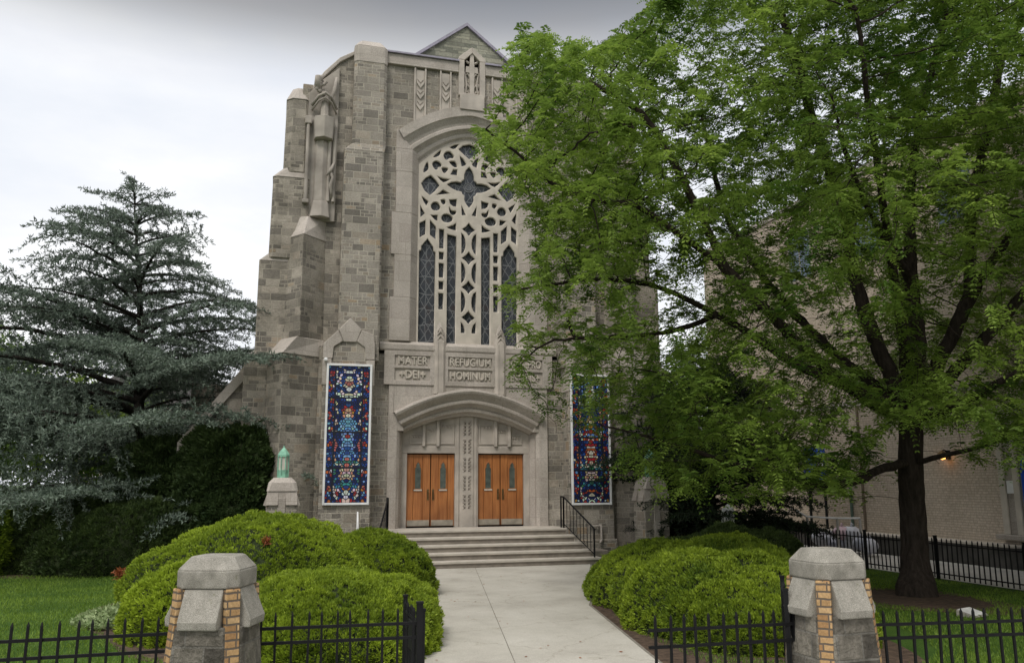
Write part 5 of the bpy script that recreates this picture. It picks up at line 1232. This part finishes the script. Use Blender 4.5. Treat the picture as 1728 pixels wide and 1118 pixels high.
# --- blue atlas cedar by the church flank
CED = leaf_mat('blue green cedar needles', (.026, .042, .032), (.25, .31, .24), .2)
CBARK = bark_mat('grey cedar bark', (.045, .038, .032))
def conifer(x, y, H, prof, nb, lab, seed, mat, bark, name='cedar_tree', cat='tree', needle=.085, tuft=7, sub=.30, lean=(0, 0), rise=.12, droop=.5, tr=.2, group=None, gap=0, dens=1.0, asym=0.0, hexp=.85, rollv=.0):
    g = np.random.default_rng(seed)
    t = empty(name, (x, y, 0), 0, lab, cat, group)
    N_ = [np.array([0, 0, 0.])]; Pn = [-1]; R_ = [tr]
    nz_ = int(H/.35)
    for i in range(1, nz_+1):
        f_ = i/nz_; N_.append(np.array([lean[0]*f_*f_, lean[1]*f_*f_, H*f_])+g.normal(size=3)*.03); Pn.append(i-1); R_.append(max(.012, tr*(1-f_)**.9))
    ntr = len(N_); tips = []; tdir = []
    hs_ = np.sort(g.random(nb)**hexp)
    for b in range(nb):
        f_ = .10+.89*hs_[b]; i0 = int(f_*nz_); az = b*2.39996+g.normal()*.35
        Lb = np.interp(f_, [p[0] for p in prof], [p[1] for p in prof])*(.45+.7*g.random())
        Lb *= 1+asym*math.cos(az-math.pi)+(asym*.9*max(0, math.cos(az+math.pi/2)) if f_ < .3 else 0)
        if Lb < .15: continue
        dh = np.array([math.cos(az), math.sin(az), 0]); pos = N_[i0].copy(); prev = i0; ns = max(3, int(Lb/.28)); rb = .012+.014*Lb
        rl = g.normal()*rollv; side = np.array([-dh[1], dh[0], 0])*math.cos(rl)+np.array([0, 0, math.sin(rl)]); dr = droop*(.35+1.3*g.random()); e0 = rise*(1+1.6*f_)+g.normal()*.07
        for k in range(1, ns+1):
            u_ = k/ns; dz = e0*(1-1.5*u_)*(1 if f_ < .75 else 1.0)
            pos = pos+(dh+side*g.normal()*.08+np.array([0, 0, dz]))*(Lb/ns); N_.append(pos.copy()); Pn.append(prev); prev = len(N_)-1; R_.append(max(.006, rb*(1-u_)))
            if u_ > .14:
                nsb = 2 if g.random() < dens else 1
                for s_ in ((-1, 1) if nsb == 2 else (g.choice([-1, 1]),)):
                    Ls = (sub*Lb*(1.15-.75*u_)+.18)*(.6+.7*g.random()); d2 = unit(dh*(.55+.3*g.random())+side*s_*(.9)+np.array([0, 0, .05+g.normal()*.08])); p2 = pos.copy(); pv = prev; n2 = max(2, int(Ls/.16))
                    for q in range(1, n2+1):
                        p2 = p2+(d2+np.array([0, 0, -dr*q/n2])+g.normal(size=3)*.16)*(Ls/n2); N_.append(p2.copy()); Pn.append(pv); pv = len(N_)-1; R_.append(.0045); tips.append(p2.copy()); tdir.append(d2+np.array([0, 0, -dr*q/n2]))
            tips.append(pos.copy()); tdir.append(dh.copy())
    N_ = np.array(N_); Pn = np.array(Pn); R_ = np.array(R_); it = np.zeros(len(N_), bool); it[:ntr] = True
    V_, F_ = skeleton_mesh(N_, Pn, R_, it, lambda r: 8); mesh_np('trunk', V_, F_, bark, t)
    V_, F_ = skeleton_mesh(N_, Pn, R_, ~it, lambda r: 5 if r > .015 else 3); mesh_np('branches', V_, F_, bark, t)
    tips = np.array(tips); tdir = unit(np.array(tdir)); nt_ = len(tips)
    per = tuft*2; n = nt_*per; b = np.repeat(tips, per, 0)-np.repeat(tdir, per, 0)*(g.random((n, 1))*.17)+g.normal(size=(n, 3))*.012
    d = unit(np.repeat(tdir, per, 0)*.5+unit(g.normal(size=(n, 3)))*.9+[0, 0, .25])
    tin = np.clip(.5*np.repeat(g.random(nt_), per)+.5*g.random(n), 0, 1)
    quads_object('needles', leaf_quads(b, d, unit(g.normal(size=(n, 3))), needle*(.6+.7*g.random(n)), np.full(n, needle*.25)), mat, t, tin)
    print(name, 'tips', nt_, 'quads', n)
    return t
rng = np.random.default_rng(42)
ct = on(225, 935, y=3.5)
conifer(ct[0], 3.5, 12.6, [(0, 5.0), (.12, 6.0), (.3, 6.4), (.45, 6.3), (.6, 5.4), (.7, 4.8), (.78, 3.8), (.84, 3.0), (.9, 2.2), (.96, 1.2), (1, .3)], 122, 'large blue-green cedar with spreading drooping tiers beside the church flank', 5, CED, CBARK, tr=.24, lean=(-.9, 0), needle=.13, tuft=6, sub=.32, rise=.22, asym=.16, hexp=1.05, rollv=.40, droop=.32)
DYEW = leaf_mat('dark evergreen needles', (.012, .030, .011), (.075, .115, .035), .25)
q = on(392, 905, y=1.0)
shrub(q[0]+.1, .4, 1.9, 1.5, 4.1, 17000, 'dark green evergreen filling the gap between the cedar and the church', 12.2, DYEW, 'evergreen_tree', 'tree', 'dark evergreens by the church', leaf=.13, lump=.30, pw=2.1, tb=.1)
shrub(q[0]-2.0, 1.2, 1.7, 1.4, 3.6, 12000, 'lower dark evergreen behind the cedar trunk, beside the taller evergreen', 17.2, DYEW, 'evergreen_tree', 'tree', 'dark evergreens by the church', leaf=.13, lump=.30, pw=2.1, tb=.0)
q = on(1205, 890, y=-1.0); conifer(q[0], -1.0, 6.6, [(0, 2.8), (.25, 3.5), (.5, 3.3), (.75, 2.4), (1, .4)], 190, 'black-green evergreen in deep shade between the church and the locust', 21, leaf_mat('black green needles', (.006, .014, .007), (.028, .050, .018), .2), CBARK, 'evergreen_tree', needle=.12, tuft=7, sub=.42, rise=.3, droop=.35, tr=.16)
# --- leafy trees far off on the left
def leafy(x, y, H, R, lab, seed, c0, c1, n=9000, name='leafy_tree', group='leafy trees beyond the cedar'):
    g = np.random.default_rng(seed); t = empty(name, (x, y, 0), 0, lab, 'tree', group)
    m = MB(); m.tube([(0, 0, 0), (.1, 0, H*.3), (-.1, .1, H*.6)], [.28, .2, .1], 8); m.build('trunk', BARK, t, smooth=True)
    m = MB()
    for k in range(9):
        a = k*2.4; z = H*(.28+.05*k); m.tube([(0, 0, z), (R*.4*math.cos(a), R*.4*math.sin(a), z+H*.12), (R*.8*math.cos(a), R*.8*math.sin(a), z+H*.2)], [.09, .05, .02], 5)
    m.build('limbs', BARK, t)
    K = 46; cc = unit(g.normal(size=(K, 3)))*(g.random((K, 1))**.4)*np.array([R, R, H*.36])+[0, 0, H*.62]; i = g.integers(0, K, n)
    P = cc[i]+unit(g.normal(size=(n, 3)))*(g.random((n, 1))**.4)*R*.32
    quads_object('crown', leaf_quads(P, unit(g.normal(size=(n, 3))+[0, 0, -.3]), unit(g.normal(size=(n, 3))+[0, 0, .8]), .22+.16*g.random(n), .12+.08*g.random(n)), leaf_mat('leaves '+str(seed), c0, c1, .4), t, g.random(n)); return t
q = at(60, 800, 48); leafy(q[0], q[1], 9.5, 4.2, 'bright yellow-green tree seen through the lower cedar branches near the frame edge', 31, (.08, .14, .02), (.22, .30, .05))
q = at(190, 800, 52); leafy(q[0], q[1], 8.5, 3.6, 'yellow-green tree seen through the cedar close to its trunk', 32, (.07, .13, .02), (.20, .28, .05))
q = at(-60, 800, 42); leafy(q[0], q[1], 10.5, 4.5, 'mid green tree at the frame edge behind the cedar', 33, (.045, .09, .02), (.13, .20, .04))
q = at(330, 800, 70); leafy(q[0], q[1], 8, 4.5, 'dull green tree far off beside the church flank', 34, (.04, .08, .02), (.11, .17, .04))

n = 60; yy = -3-12*rng.random(n); xx = crease(yy)+(rng.random(n)-.5)*3.2
o = quads_object('fallen_leaves', leaf_quads(np.stack([xx, yy, np.full(n, .02)], 1), unit(rdir(n)*[1, 1, .05]), unit(rdir(n)*.2+[0, 0, 1]), .04+.04*rng.random(n), .025+.02*rng.random(n)), BROWN, None, rng.random(n)); tag(o, kind='stuff')
